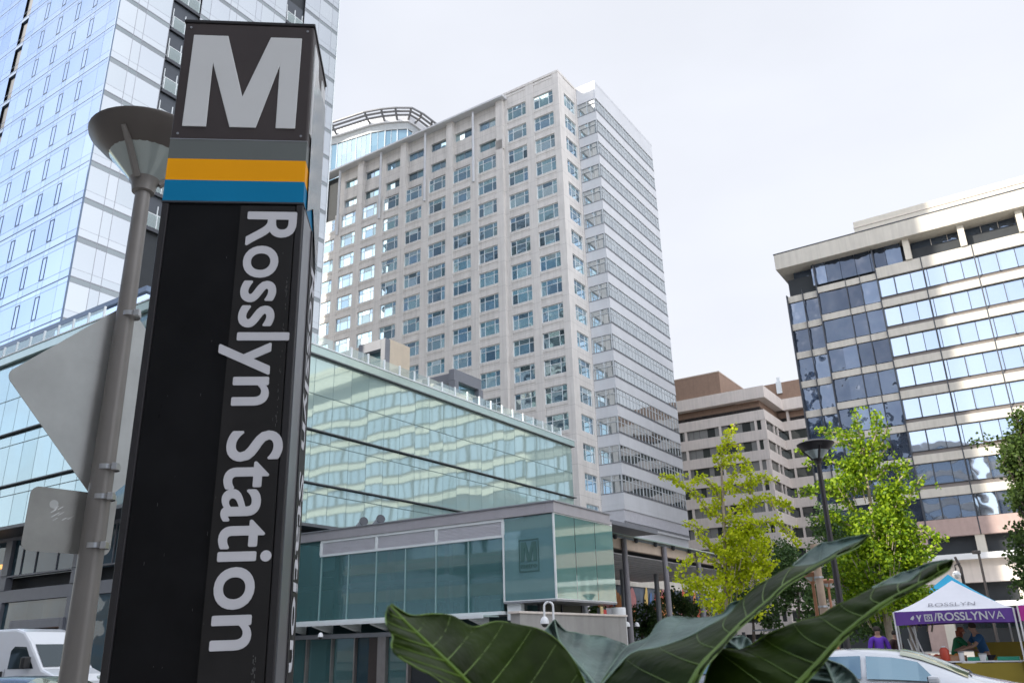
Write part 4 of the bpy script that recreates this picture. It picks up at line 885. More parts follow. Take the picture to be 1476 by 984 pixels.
# ------------------------------------------------------------------ street lamps
shade_m=mat('dark_taupe_shade',(.13,.115,.105),.45,metal=.2,var=.1,streak=.08)
def lamp(name,lab,loc,H,m,glassm,group=None,s=1.,r0=.09,r1=.055):
    t=thing(name,lab,'street lamp',loc=loc,group=group)
    MB().lathe([(r0*1.6,0),(r0*1.6,.06),(r0*1.1,.1),(r0,.16)],n=24).build('base_plate',m,t,smooth=True)
    MB().tube([(0,0,.1),(0,0,H-.02)],[r0,r1],24).build('pole',m,t,smooth=True)
    MB().lathe([(r1*.9,-.04),(r1*1.5,-.03),(r1*1.7,.03),(.1*s,.07*s)],c=(0,0,H),n=32).build('collar',m,t,smooth=True)
    MB().lathe([(.095*s,.06*s),(.235*s,.22*s),(.0,.225*s)],c=(0,0,H),n=32).build('glass_bowl',glassm,t,smooth=True)
    sh=MB(); sh.lathe([(.232*s,.217*s),(.30*s,.275*s),(.372*s,.35*s),(.378*s,.37*s),(.36*s,.385*s),(.2*s,.44*s),(0,.455*s)],c=(0,0,H),n=40); sh.build('shade',shade_m if m is poleM else m,t,smooth=True)
    rb=MB()
    for k in range(3):
        a=R(25+120*k); ux,uy=math.cos(a),math.sin(a); w=.02*s
        p=[(ux*.09*s,uy*.09*s,H+.04*s),(ux*.215*s,uy*.215*s,H+.2*s),(ux*.315*s,uy*.315*s,H+.28*s)]
        rb.tube(p,[.024*s,.026*s,.014*s],6)
    rb.build('rib',m,t,smooth=True); return t
lampglass=clearglass('lamp_bowl_glass',(.7,.78,.76),.1,body=(.5,.56,.54),body_f=.75)
pb=polar(-26.85,5.2); la=lamp('street_lamp','grey cone-shaded street lamp carrying two sign backs, beside the metro pylon',(pb.x,pb.y,0),4.52,poleM,lampglass,'cone-shaded street lamps',1.0,.083,.046)
la.rotation_euler=(R(0),R(-.55),0)
b=at(1217,905,17); b.z=0; lamp('street_lamp','tall dark brown street lamp with a cone shade in front of the larger green tree',(b.x,b.y,0),4.92,darkpole,lampglass,'cone-shaded street lamps',.95,.07,.045)
b=at(1181,905,36); lamp('street_lamp','small lamp painted as orange-lit with a cone shade, left of the dark lamp pole',(b.x,b.y,0),3.75,mat('orange_lit_lamp',(.36,.16,.09),.5,var=.1),lampglass,'cone-shaded street lamps',1.05,.09,.06)  # orange light on the lamp is put into its body colour
b=at(1203,905,47); lamp('street_lamp','faraway lamp painted as orange-lit, partly behind the dark lamp pole',(b.x,b.y,0),4.1,bpy.data.materials['orange_lit_lamp'],lampglass,'cone-shaded street lamps',1.05,.09,.06)
b=at(1403,905,40); t=thing('globe_lamp','black lamp post with a hanging white globe behind the purple tent','street lamp',loc=(b.x,b.y,0))
MB().tube([(0,0,0),(0,0,4.3),(-.15,0,4.75)],[.08,.06,.05],10).build('post',darkpole,t,smooth=True); mb=MB(); mb.lathe([(.0,-.17),(.12,-.12),(.17,0),(.12,.12),(0,.17)],c=(-.28,-.1,4.02),n=16); mb.build('globe',white_paint,t,smooth=True); MB().tube([(-.28,-.1,4.15),(-.28,-.1,4.4),(0,0,4.5)],.03,6).build('arm',darkpole,t)
b=at(1434,905,43); t=thing('globe_lamp','slim dark lamp post against the beige wall, right of the white globe lamp','street lamp',loc=(b.x,b.y,0)); MB().tube([(0,0,0),(0,0,5.1)],[.07,.05],10).build('post',darkpole,t,smooth=True); MB().box(-.25,.08,-.08,.08,5.05,5.2).build('lamp_head',darkpole,t,bevel=.02)
# wooden utility pole and a second pole next to the dark lamp
b=at(1191,905,19.5); t=thing('wooden_pole','sunlit pale wooden pole strapped beside the dark lamp pole','pole',loc=(b.x,b.y,0)); MB().tube([(0,0,0),(0,0,3.6)],[.085,.08],14).build('shaft',mat('pale_timber',(.45,.33,.24),.8,var=.2,vs=3),t,smooth=True)
for z in (2.3,2.9): MB().lathe([(.1,-.02),(.1,.02)],c=(0,0,z),n=14).build('strap',steel,t)
# ------------------------------------------------------------------ sign backs on the near lamp
def strap(par,z,r,ang):
    mb=MB(); mb.lathe([(r+.002,-.014),(r+.004,-.014),(r+.004,.014),(r+.002,.014)],c=(0,0,z),n=28); o=mb.build('clamp_band',steel,par,smooth=True)
    c=Vector((math.sin(ang),math.cos(ang),0)); mb=MB()
    p=c*(r+.012); mb.box(p.x-.016,p.x+.016,p.y-.016,p.y+.016,z-.02,z+.02); mb.tube([p+Vector((0,0,-.03)),p+Vector((0,0,.03))],.007,8); q=p+Vector((.02,.0,0)); mb.tube([q,q+Vector((.018,0,0))],.012,6); mb.build('bolt',steel,o,bevel=.002)
def sheet(name,lab,outline,azs,off,cz,m,straps,back_extra=None):
    """flat sheet in the vertical plane running along azimuth azs, off behind the pole"""
    ax=Vector((math.sin(R(azs)),math.cos(R(azs)),0)); nz_=Vector((-ax.y,ax.x,0))     # away to the left of the axis
    t=thing(name,lab,'road sign',loc=(pb.x,pb.y,0),group='sign backs on the street lamp')
    n=len(outline); mb=MB(); A=[ax*u+nz_*off+Vector((0,0,z)) for u,z in outline]; B=[p+nz_*.004 for p in A]
    mb.add(A+B,[tuple(range(n)),tuple(range(n,2*n))[::-1]]+[(i,(i+1)%n,(i+1)%n+n,i+n) for i in range(n)]); mb.build('plate',m,t)
    c=MB(); zs=[z for u,z in outline]; zz0,zz1=straps[-1]-.06,straps[0]+.06
    c.add([ax*-.028+nz_*(off-.028)+Vector((0,0,zz0)),ax*.028+nz_*(off-.028)+Vector((0,0,zz0)),ax*.028+nz_*(off-.002)+Vector((0,0,zz0)),ax*-.028+nz_*(off-.002)+Vector((0,0,zz0)),
           ax*-.028+nz_*(off-.028)+Vector((0,0,zz1)),ax*.028+nz_*(off-.028)+Vector((0,0,zz1)),ax*.028+nz_*(off-.002)+Vector((0,0,zz1)),ax*-.028+nz_*(off-.002)+Vector((0,0,zz1))],
          [(0,3,2,1),(4,5,6,7),(0,1,5,4),(1,2,6,5),(2,3,7,6),(3,0,4,7)]); c.build('back_rail',frame_dark,t)
    for z in straps: strap(t,z,.083-(z/4.52)*.037,R(123))
    return t
def rr(cx,cz,w,h,r,n=6,rot=0):
    pts=[]
    for sx,sz,a0 in ((1,1,0),(-1,1,90),(-1,-1,180),(1,-1,270)):
        for k in range(n+1):
            a=R(a0+90*k/n); pts.append((sx*(w/2-r)+r*math.cos(a),sz*(h/2-r)+r*math.sin(a)))
    c,s=math.cos(R(rot)),math.sin(R(rot)); return [(cx+x*c-z*s,cz+x*s+z*c) for x,z in pts]
d1=sheet('diamond_sign','large pale diamond-shaped sign back clamped to the street lamp',rr(.035,3.105,.90,.90,.05,rot=45),33,.10,3.1,signback,(3.62,2.67))
d2=sheet('rectangular_sign','small grey rectangular sign back low on the street lamp, under the diamond sign',rr(-.11,2.365,.48,.345,.045),38,.10,2.36,signback2,(2.50,2.23))
ax=Vector((math.sin(R(38)),math.cos(R(38)),0)); nz_=Vector((-ax.y,ax.x,0)); mb=MB()
c0=ax*-.22+Vector((0,0,2.45))+nz_*.0985; ring=[c0+ax*(.024*math.cos(k*math.pi/8))+Vector((0,0,.024*math.sin(k*math.pi/8))) for k in range(16)]
mb.add(ring,[tuple(range(16))]); mb.build('sticker_mark',signback,d2,fixn=False)
sc=MB(); r=random.Random(8)
for i in range(9):
    u=-.235+r.random()*.1; z=2.36+r.random()*.07; l=r.uniform(.02,.05); p=ax*u+nz_*.098+Vector((0,0,z)); q=p+ax*l*.8+Vector((0,0,l*.6)); w=Vector((0,0,.0012)); sc.quad(p-w,q-w,q+w,p+w)
sc.build('scratch',steel,d2,fixn=False)
# ------------------------------------------------------------------ vehicles
carglass=glass('car_window_glass',[(.04,.06,.07),(.05,.07,.08)],metal=.45,tilt=0,warp=.001)
screenglass=glass('pale_windscreen',[(.42,.46,.36),(.46,.50,.40)],metal=.75,tilt=0,warp=.004); sideglass=glass('blue_side_glass',[(.16,.25,.30),(.18,.27,.32)],metal=.7,tilt=0,warp=.003)
def car(name,lab,loc,az,paint,group=None,scale=1):
    t=thing(name,lab,'car',loc=loc,rz=R(90-az),group=group); t.scale=(scale,)*3
    #  x, halfwidth, zbot, belt, roofhw, roofz
    st=[(2.33,.62,.34,.62,.5,.64),(2.22,.82,.24,.74,.62,.78),(1.9,.90,.22,.84,.66,.90),(1.25,.93,.22,.94,.70,1.02),(1.02,.93,.22,.97,.72,1.08),(.72,.93,.22,.98,.66,1.23),(.35,.93,.22,.99,.62,1.385),(.05,.93,.22,1.0,.60,1.455),(-.45,.93,.22,1.01,.60,1.49),(-1.0,.93,.22,1.03,.59,1.475),(-1.5,.93,.22,1.05,.58,1.41),(-1.95,.91,.24,1.07,.56,1.24),(-2.2,.86,.28,1.0,.54,1.08),(-2.32,.7,.36,.8,.45,.85)]
    def sec(s):
        x,hw,zb,bl,rh,rz=s; return [(x,hw*.86,zb),(x,hw,zb+.16),(x,hw*1.0,(zb+bl)/2+.05),(x,hw*.955,bl),(x,rh,rz-.045),(x,rh*.72,rz),(x,0,rz+.015)]
    mb=MB(); secs=[]
    for s in st:
        p=sec(s); full=p+[(q[0],-q[1],q[2]) for q in p[-2::-1]]; secs.append(full)
    n=len(secs[0])
    for f in secs: mb.v+=f
    for i in range(len(secs)-1):
        for j in range(n-1): mb.f.append((i*n+j,i*n+j+1,(i+1)*n+j+1,(i+1)*n+j)); mb.m.append(0)
    for i in (0,len(secs)-1): mb.f.append(tuple(range(i*n,(i+1)*n))); mb.m.append(0)
    for i in range(len(secs)-1): mb.f.append((i*n,(i+1)*n,(i+1)*n+n-1,i*n+n-1)); mb.m.append(0)
    bo=mb.build('body',paint,t,smooth=True); md=bo.modifiers.new('sub','SUBSURF'); md.levels=md.render_levels=2
    def lerp(a,b,k): return Vector(a).lerp(Vector(b),k)
    def sx(x):   # interpolated section
        for a,b in zip(st[:-1],st[1:]):
            if b[0]<=x<=a[0]: k=(x-a[0])/(b[0]-a[0]); return [lerp(p,q,k) for p,q in zip(sec(a),sec(b))]
    g=MB(); o_=Vector((.0,.022,.02))
    ws=MB(); xs=[1.0,.85,.7,.55,.4,.22,.1]
    rows=[]
    for x in xs:
        p=sx(x); e=lerp(p[3],p[4],.93); m_=p[5]; c=p[6]; k=.94
        L_=[Vector((q.x+.02,q.y*k,q.z+.018)) for q in (e,m_,c)]; rows.append(L_+[Vector((q.x,-q.y,q.z)) for q in L_[-2::-1]])
    for r_ in rows: ws.v+=[tuple(v) for v in r_]
    for i in range(len(rows)-1):
        for j in range(4): ws.f.append((i*5+j,i*5+j+1,(i+1)*5+j+1,(i+1)*5+j)); ws.m.append(0)
    ws.build('windscreen',screenglass,t,smooth=True)
    for sgn in (1,-1):
        for a,b in ((.55,-.38),(-.46,-1.35),(-1.42,-1.8)):
            w=MB(); k=5; rowsb=[]; 
            for i in range(k+1):
                x=a+(b-a)*i/k; p=sx(x); lo=lerp(p[3],p[4],.10); hi=lerp(p[3],p[4],.86 if not(i==0 and a==.55) else .35)
                if b==-1.8 and i==k: hi=lerp(p[3],p[4],.4)
                rowsb.append((Vector((x,(lo.y+.012)*sgn,lo.z)),Vector((x,(hi.y+.012)*sgn,hi.z))))
            for (l0,h0),(l1,h1) in zip(rowsb[:-1],rowsb[1:]): w.quad(l0,l1,h1,h0)
            w.build('side_window',sideglass,t,smooth=True)
        m_=MB(); m_.box(.50,.66,sgn*.93,sgn*1.12,.98,1.10); mo=m_.build('wing_mirror',paint,t,bevel=.035); MB().box(.55,.6,sgn*.90,sgn*.94,.97,1.02).box(.495,.505,sgn*.95,sgn*1.1,.995,1.085).build('mirror_glass',blackpl,mo)
        MB().box(2.02,2.28,sgn*.5,sgn*.84,.62,.72).build('headlight',lampglass,t,bevel=.03)
        MB().box(-.62,-.45,sgn*.925,sgn*.95,.86,.89).build('door_handle',steel,t,bevel=.008)
        for x in (1.42,-1.4):
            c=Vector((x,sgn*.84,.33)); w=MB(); w.tube([c-Vector((0,.11,0)),c+Vector((0,.11,0))],.33,28); wo=w.build('wheel',rubber,t,smooth=True); q=MB(); q.tube([c-Vector((0,.115,0)),c+Vector((0,.115,0))],.21,14); q.build('rim',steel,wo)
    w=MB(); 
    for y0,y1 in ((-.55,.02),(.05,.6)): w.tube([(1.06,y0,1.075),(.98,y1,1.13)],.009,5)
    w.build('wiper',blackpl,t); MB().box(2.2,2.36,-.42,.42,.42,.58).build('grille',blackpl,t,bevel=.02)
    return t
carwhite=mat('white_car_paint',(.72,.74,.77),.22,coat=.8,var=.02,vs=1); carblue=mat('navy_car_paint',(.03,.06,.10),.22,coat=.8,var=.03)
b=at(1297,972,15.6); car('parked_car','white car with pale windscreen at the lower right, in front of the tents',(b.x,b.y,0),120,carwhite,'cars in the street')
b=at(1022,962,19.5); car('parked_car','silver-white car almost hidden behind the big dark leaves',(b.x,b.y,0),123,mat('silver_car_paint',(.45,.47,.52),.25,coat=.6,metal=.3),'cars in the street')
b=at(72,975,16.5); car('parked_car','dark blue car whose roof edge shows below the white van',(b.x,b.y,-.10),105,carblue,'cars in the street')
def van(lab,loc,az):
    t=thing('delivery_van',lab,'van',loc=loc,rz=R(90-az))
    prof=[(-2.95,.42),(-2.95,2.40),(-2.86,2.50),(.95,2.54),(1.30,2.44),(1.62,2.16),(2.33,1.36),(2.80,1.18),(2.95,.98),(2.97,.42)]
    mb=MB(); n=len(prof); hw=.98
    rows=[(-hw,.0,0),(-hw*.93,.0,1)]
    vs=[]
    def tuck(z): return 1-.10*max(0,(z-1.25))/1.25
    for sgn in (-1,1): vs+=[(x,sgn*hw*tuck(z),z) for x,z in prof]
    mb.add(vs,[tuple(range(n))[::-1],tuple(range(n,2*n))]+[(i,(i+1)%n,(i+1)%n+n,i+n) for i in range(n)]); mb.build('body',carwhite,t,bevel=.07,smooth=False)
    def on(x,z,o=.008): return None
    def fy(z): return hw*tuck(z)+.006
    W_=MB(); a=(1.70,2.04);b_=(2.28,1.40); nx,nzv=.66,.75
    W_.add([(a[0]+.02,-.80,a[1]+.03),(a[0]+.02,.80,a[1]+.03),(b_[0]+.02,.90,b_[1]+.03),(b_[0]+.02,-.90,b_[1]+.03)],[(0,1,2,3)]); W_.build('windscreen',carglass,t,fixn=False)
    for s in (1,-1):
        w=MB(); w.add([(x,s*fy(z),z) for x,z in ((.95,1.38),(1.98,1.38),(1.80,1.62),(1.52,2.0),(1.05,2.02),(.93,1.9))],[(0,1,2,3,4,5)]); w.build('side_window',carglass,t,fixn=False)
        m_=MB(); m_.box(1.70,1.88,s*1.0,s*1.24,1.38,1.72); m_.build('wing_mirror',blackpl,t,bevel=.04)
        d=MB(); 
        for x in (.86,-.35): d.box(x-.008,x+.008,s*(fy(1.2)-.004),s*(fy(1.2)+.001),.5,1.38)
        d.build('door_seam',frame_grey,t)
        for x in (.70,.35): MB().box(x,x+.09,s*(fy(1.2)),s*(fy(1.2)+.03),1.12,1.32).build('door_handle',blackpl,t,bevel=.01)
        for x in (1.95,-1.9):
            c=Vector((x,s*.88,.36)); w=MB(); w.tube([c-Vector((0,.12,0)),c+Vector((0,.12,0))],.36,24); wo=w.build('wheel',rubber,t,smooth=True); q=MB(); q.tube([c-Vector((0,.125,0)),c+Vector((0,.125,0))],.22,12); q.build('rim',steel,wo)
        MB().box(2.55,2.93,s*.62,s*.93,.92,1.12).build('headlight',lampglass,t,bevel=.04)
    # lettering and lamp-post emblem on the street side
    s=-1
    txt=mat('dark_van_lettering',(.04,.04,.045),.5)
    place_text('lettering','Hubbard',txt,t,frame_mtx((-1.62,-fy(1.62)-.004,1.60),(1,0,0),(0,.08,1)),width=1.12,depth=.003,offset=.0)
    e=MB(); x0=-.05; y=-fy(1.4)-.006
    e.box(x0-.012,x0+.012,y-.002,y,.95,1.95); e.box(x0-.09,x0+.09,y-.002,y,.93,.95)
    for k,(dx,dz,r_) in enumerate(((-.16,1.62,.035),(.16,1.62,.035),(-.10,1.45,.03),(.10,1.45,.03),(0,1.90,.05),(-.13,1.80,.028),(.13,1.80,.028))):
        e.add([(x0+dx+r_*math.cos(q),y-.003,dz+r_*1.3*math.sin(q)) for q in [j*math.pi/4 for j in range(8)]],[tuple(range(8))]); e.add([(x0,y-.0015,dz-.14),(x0+dx,y-.0015,dz-.03),(x0+dx,y-.0015,dz-.015),(x0,y-.0015,dz-.12)],[(0,1,2,3)])
    e.build('emblem',txt,t,fixn=False)
    return t
b=at(78,962,31.5); van('white delivery van with black lettering and an emblem at the lower left edge',(b.x-1.35,b.y,0),109)
# ------------------------------------------------------------------ tents and market things
purple=mat('purple_canvas',(.13,.055,.30),.7,var=.08,vs=3,bump=.3,bs=5); tentwhite=mat('white_canvas',(.74,.74,.78),.7,var=.03,vs=2,bump=.2,bs=4); magenta=mat('magenta_canvas',(.50,.03,.30),.7,var=.08,bump=.3,bs=5); cyan=mat('cyan_canvas',(.03,.42,.68),.7,var=.06)
legm=mat('white_tent_leg',(.7,.7,.7),.4)
def tent(lab,x0,x1,y0,y1,ze,zp,roof,val,vz,txt=None,sag=.12):
    cx_,cy_=(x0+x1)/2,(y0+y1)/2
    t=thing('market_tent',lab,'tent',grid=(cx_,cy_,.14),group='pop-up tents on the plaza')
    mb=MB(); n=8; cs=[(x0,y0),(x1,y0),(x1,y1),(x0,y1)]
    for a,b in zip(cs,cs[1:]+cs[:1]):
        rows=[]
        for i in range(n+1):
            k=i/n; z=ze+(zp-ze)*(k**1.25); row=[]
            for j in range(n+1):
                q=j/n; p=(a[0]*(1-q)+b[0]*q,a[1]*(1-q)+b[1]*q); row.append((p[0]*(1-k)+cx_*k,p[1]*(1-k)+cy_*k,z-sag*math.sin(math.pi*q)*(1-k)*k))
            rows.append(row)
        for i in range(n):
            for j in range(n): mb.quad(rows[i][j],rows[i][j+1],rows[i+1][j+1],rows[i+1][j])
    mb.build('canopy',roof,t,fixn=False,smooth=True)
    v=MB()
    for a,b in zip(cs,cs[1:]+cs[:1]):
        m=14; pr=None
        for j in range(m+1):
            q=j/m; px_,py_=a[0]*(1-q)+b[0]*q,a[1]*(1-q)+b[1]*q
            lo=ze-vz+.04*math.sin(math.pi*q); cur=((px_,py_,lo),(px_,py_,ze))
            if pr: v.quad(pr[0],cur[0],cur[1],pr[1])
            pr=cur
    v.build('valance',val,t,fixn=False)
    for a in cs:
        l=MB(); l.box(a[0]-.02,a[0]+.02,a[1]-.02,a[1]+.02,.14,ze); l.build('leg',legm,t)
    f=MB(); 
    for a,b in zip(cs,cs[1:]+cs[:1]): I=lambda p,z:(cx_+(p[0]-cx_)*.93,cy_+(p[1]-cy_)*.93,z); mm_=((a[0]+b[0])/2,(a[1]+b[1])/2); f.tube([I(a,ze-.3),I(mm_,ze-.05)],.012,5); f.tube([I(mm_,ze-.05),I(b,ze-.3)],.012,5)
    f.build('truss',legm,t); return t
TX=25.7
tn=tent('white pop-up tent with a purple valance reading ROSSLYNVA, on the plaza at the right',TX,TX+2.95,1.52,4.42,2.30,3.13,tentwhite,purple,.36)
bt=BASE[tn.name]
def on_tent(p): return (p[0]-bt[0],p[1]-bt[1],p[2]-bt[2])
place_text('valance_lettering','/ROSSLYN',letter_w,tn,frame_mtx(on_tent((TX-.012,3.42,2.03)),(0,-1,0),(0,0,1)),width=1.28,depth=.004,offset=.02)
place_text('valance_lettering_thin','VA',letter_w,tn,frame_mtx(on_tent((TX-.012,2.115,2.035)),(0,-1,0),(0,0,1)),width=.36,depth=.004)
# social icons: bird-like mark and camera mark
ic=MB(); x=TX-.012
def ring(cy_,cz,r0,r1,n=16):
    for k in range(n):
        a,b=2*math.pi*k/n,2*math.pi*(k+1)/n; ic.quad((x,cy_+r0*math.cos(a),cz+r0*math.sin(a)),(x,cy_+r1*math.cos(a),cz+r1*math.sin(a)),(x,cy_+r1*math.cos(b),cz+r1*math.sin(b)),(x,cy_+r0*math.cos(b),cz+r0*math.sin(b)))
for p in ((3.46,3.66,2.03,2.06),(3.46,3.66,2.18,2.21),(3.46,3.49,2.06,2.18),(3.63,3.66,2.06,2.18)): ic.box(x-.004,x,*p)
ring(3.56,2.12,.022,.045)
ic.add([(x,3.86,2.20),(x,3.82,2.20),(x,3.79,2.13),(x,3.76,2.20),(x,3.72,2.20),(x,3.78,2.08),(x,3.78,2.03),(x,3.81,2.03),(x,3.81,2.08)],[tuple(range(9))])
ic.add([(x,4.02,2.10),(x,3.97,2.16),(x,3.92,2.19),(x,3.91,2.13),(x,3.95,2.07)],[tuple(range(5))])
ic.build('social_icons',letter_w,tn,fixn=False)
sl=Vector((1.475,0,.83)).normalized()
place_text('roof_lettering','ROSSLYN',mat('grey_print',(.25,.25,.28),.6),tn,frame_mtx(on_tent((TX+.26,3.55,2.405)),(0,-1,0),tuple(sl)),width=1.15,depth=.004)
tent('bright blue pop-up tent just behind the white and purple one',TX+3.2,TX+6.2,1.9,4.9,2.45,3.5,cyan,cyan,.3)
tent('pop-up tent with a magenta valance at the right edge of the picture',TX-.05,TX+2.9,-1.75,1.42,2.34,3.1,tentwhite,magenta,.38)
def table(lab,x0,x1,y0,y1,h,m,cloth=None):
    t=thing('market_table',lab,'table',grid=((x0+x1)/2,(y0+y1)/2,.14))
    MB().box(x0,x1,y0,y1,h,h+.035).build('table_top',m,t,bevel=.006)
    for a in (x0+.06,x1-.06):
        for b in (y0+.08,y1-.08): MB().tube([(a,b,.14),(a,b,h)],.016,6).build('leg',frame_grey,t)
    if cloth: MB().box(x0-.02,x0-.005,y0+.02,y1-.9,.3,h-.02).build('cloth',cloth,t)
    return t
table('long white folding table under the purple tent',TX+.25,TX+.95,1.6,4.05,.98,tentwhite,mat('olive_cloth',(.30,.23,.03),.8))
tb=thing('olive_banner','olive yellow banner hanging behind the market table','banner',grid=(TX+2.7,2.2,.14)); MB().box(TX+2.7,TX+2.72,1.6,2.9,.5,1.45).build('cloth',bpy.data.materials['olive_cloth'],tb); MB().tube([(TX+2.73,1.6,.14),(TX+2.73,1.6,1.5)],.015,6).tube([(TX+2.73,2.9,.14),(TX+2.73,2.9,1.5)],.015,6).build('post',legm,tb)
def crate(lab,gx,gy,z,w,d,h,m,fill=None):
    t=thing('crate',lab,'crate',grid=(gx,gy,z),group='crates on the market table')
    MB().box(gx-w/2,gx+w/2,gy-d/2,gy+d/2,z,z+.02).box(gx-w/2,gx-w/2+.02,gy-d/2,gy+d/2,z+.02,z+h).box(gx+w/2-.02,gx+w/2,gy-d/2,gy+d/2,z+.02,z+h).box(gx-w/2+.02,gx+w/2-.02,gy-d/2,gy-d/2+.02,z+.02,z+h).box(gx-w/2+.02,gx+w/2-.02,gy+d/2-.02,gy+d/2,z+.02,z+h).build('box',m,t,bevel=.004)
    if fill: 
        f=MB(); r=random.Random(int(gy*100))
        for i in range(16): a,b=gx+r.uniform(-.35,.35)*w,gy+r.uniform(-.4,.4)*d; f.lathe([(0,-.04),(.035,-.02),(.04,0),(.03,.03),(0,.04)],c=(a,b,z+h-.01+r.uniform(-.02,.03)),n=7)
        f.build('produce',fill,t,smooth=True)
    return t
card=mat('cardboard_tan',(.42,.25,.15),.8,var=.1); grn=mat('green_plastic',(.03,.30,.20),.5); redp=mat('tomato_red',(.5,.06,.03),.4); yel=mat('lemon_yellow',(.75,.65,.05),.4)
crate('long tan crate at the left end of the market table',TX+.5,3.75,1.02,.4,.62,.13,card,redp); crate('tan crate in the middle of the market table',TX+.55,3.15,1.02,.4,.5,.13,card,mat('orange_fruit',(.6,.25,.04),.5)); crate('green plastic tray on the market table, beside the white tubs',TX+.45,2.62,1.02,.35,.45,.09,grn); crate('green plastic tray at the right end of the market table',TX+.45,1.9,1.02,.35,.5,.09,grn)
t=thing('water_jug','red drinks jug standing on the market table','jug',grid=(TX+.4,3.3,1.02),group='tubs on the market table'); MB().lathe([(0,0),(.11,0),(.12,.05),(.12,.26),(.08,.32),(.05,.34),(0,.34)],c=(TX+.35,3.38,1.02),n=16).build('jug_body',redp,t,smooth=True); MB().lathe([(.05,.33),(.05,.38),(0,.38)],c=(TX+.35,3.38,1.02),n=12).build('lid',white_paint,t)
for i,(gy,lab) in enumerate(((2.98,'tall white tub on the market table'),(2.48,'short wide white tub on the market table'))):
    t=thing('white_tub',lab,'tub',grid=(TX+.35,gy,1.02)); MB().lathe([(0,0),(.06+.03*i,0),(.07+.03*i,.22-.05*i),(.06+.03*i,.22-.05*i),(0,.2-.05*i)],c=(TX+.33,gy,1.02),n=14).build('tub_body',white_paint,t,smooth=True); MB().lathe([(.075+.03*i,.205-.05*i),(.075+.03*i,.235-.05*i),(0,.235-.05*i)],c=(TX+.33,gy,1.02),n=14).build('rim',frame_grey,t)
t=thing('dark_grill','dark grey box grill on legs at the right of the market table','grill',grid=(TX+.3,1.2,.14)); MB().box(TX,TX+.5,.85,1.5,1.0,1.32).build('grill_box',frame_grey2,t,bevel=.05); MB().tube([(TX+.05,.9,.14),(TX+.05,.9,1)],.02,6).tube([(TX+.05,1.45,.14),(TX+.05,1.45,1)],.02,6).build('leg',blackpl,t); MB().tube([(TX-.04,.95,1.18),(TX-.04,1.4,1.18)],.015,6).build('handle',steel,t)
t=thing('black_stroller','black pushchair parked at the right of the market table','pushchair',grid=(TX-.6,1.0,.14)); MB().add([(TX-.8,.8,.5),(TX-.4,.8,.5),(TX-.4,1.2,.5),(TX-.8,1.2,.5),(TX-.75,.85,1.0),(TX-.5,.85,1.1),(TX-.5,1.15,1.1),(TX-.75,1.15,1.0)],[(0,3,2,1),(4,5,6,7),(0,1,5,4),(1,2,6,5),(2,3,7,6),(3,0,4,7)]).build('seat',blackpl,t,bevel=.06)
for y in (.82,1.18):
    for x in (-.8,-.4): MB().tube([(TX+x,y-.02,.27),(TX+x,y+.02,.27)],.13,14).build('wheel',rubber,t)
MB().tube([(TX-.45,.85,1.05),(TX-.2,.85,1.15)],.014,6).tube([(TX-.45,1.15,1.05),(TX-.2,1.15,1.15)],.014,6).tube([(TX-.2,.85,1.15),(TX-.2,1.15,1.15)],.014,6).build('handle',steel,t)
t=thing('white_board','pale folding board leaning under the left of the table','board',grid=(TX-.2,4.3,.14)); MB().box(TX-.2,TX-.17,3.6,4.9,.3,1.05).build('panel',tentwhite,t,bevel=.01); MB().box(TX-.18,TX-.12,3.7,3.75,.14,.3).box(TX-.18,TX-.12,4.7,4.75,.14,.3).build('foot',frame_grey,t)
# extra loose poles leaning in the tent
t=thing('pole_bundle','bundle of white tent poles leaning at the left side of the purple tent','poles',grid=(TX+.3,4.0,.14))
for i in range(4): MB().tube([(TX+.3+.1*i,3.6+.12*i,.14),(TX+.5,4.1+.05*i,1.9-.3*(i%2))],.018,6).build('pole',legm,t)
# ------------------------------------------------------------------ people
def skin_mesh(name,verts,edges,radii,m,parent,sub=2,root=0):
    me=bpy.data.meshes.new(name); me.from_pydata(verts,edges,[]); o=bpy.data.objects.new(name,me); COL.objects.link(o)
    md=o.modifiers.new('s','SKIN'); md.use_smooth_shade=True; sv=me.skin_vertices[0].data
    for i,r_ in enumerate(radii): sv[i].radius=(r_,r_) if not isinstance(r_,tuple) else r_; sv[i].use_root=(i==root)
    s2=o.modifiers.new('u','SUBSURF'); s2.levels=s2.render_levels=sub
    bpy.context.view_layer.update(); n=bpy.data.meshes.new_from_object(o.evaluated_get(bpy.context.evaluated_depsgraph_get())); bpy.data.objects.remove(o)
    n.name=name; n.materials.clear(); n.materials.append(m); n.polygons.foreach_set('use_smooth',[True]*len(n.polygons))
    q=bpy.data.objects.new(name,n); link(q,parent); return q
skin=mat('skin',(.42,.25,.18),.55,var=.05); hair_d=mat('dark_hair',(.03,.02,.015),.7); 
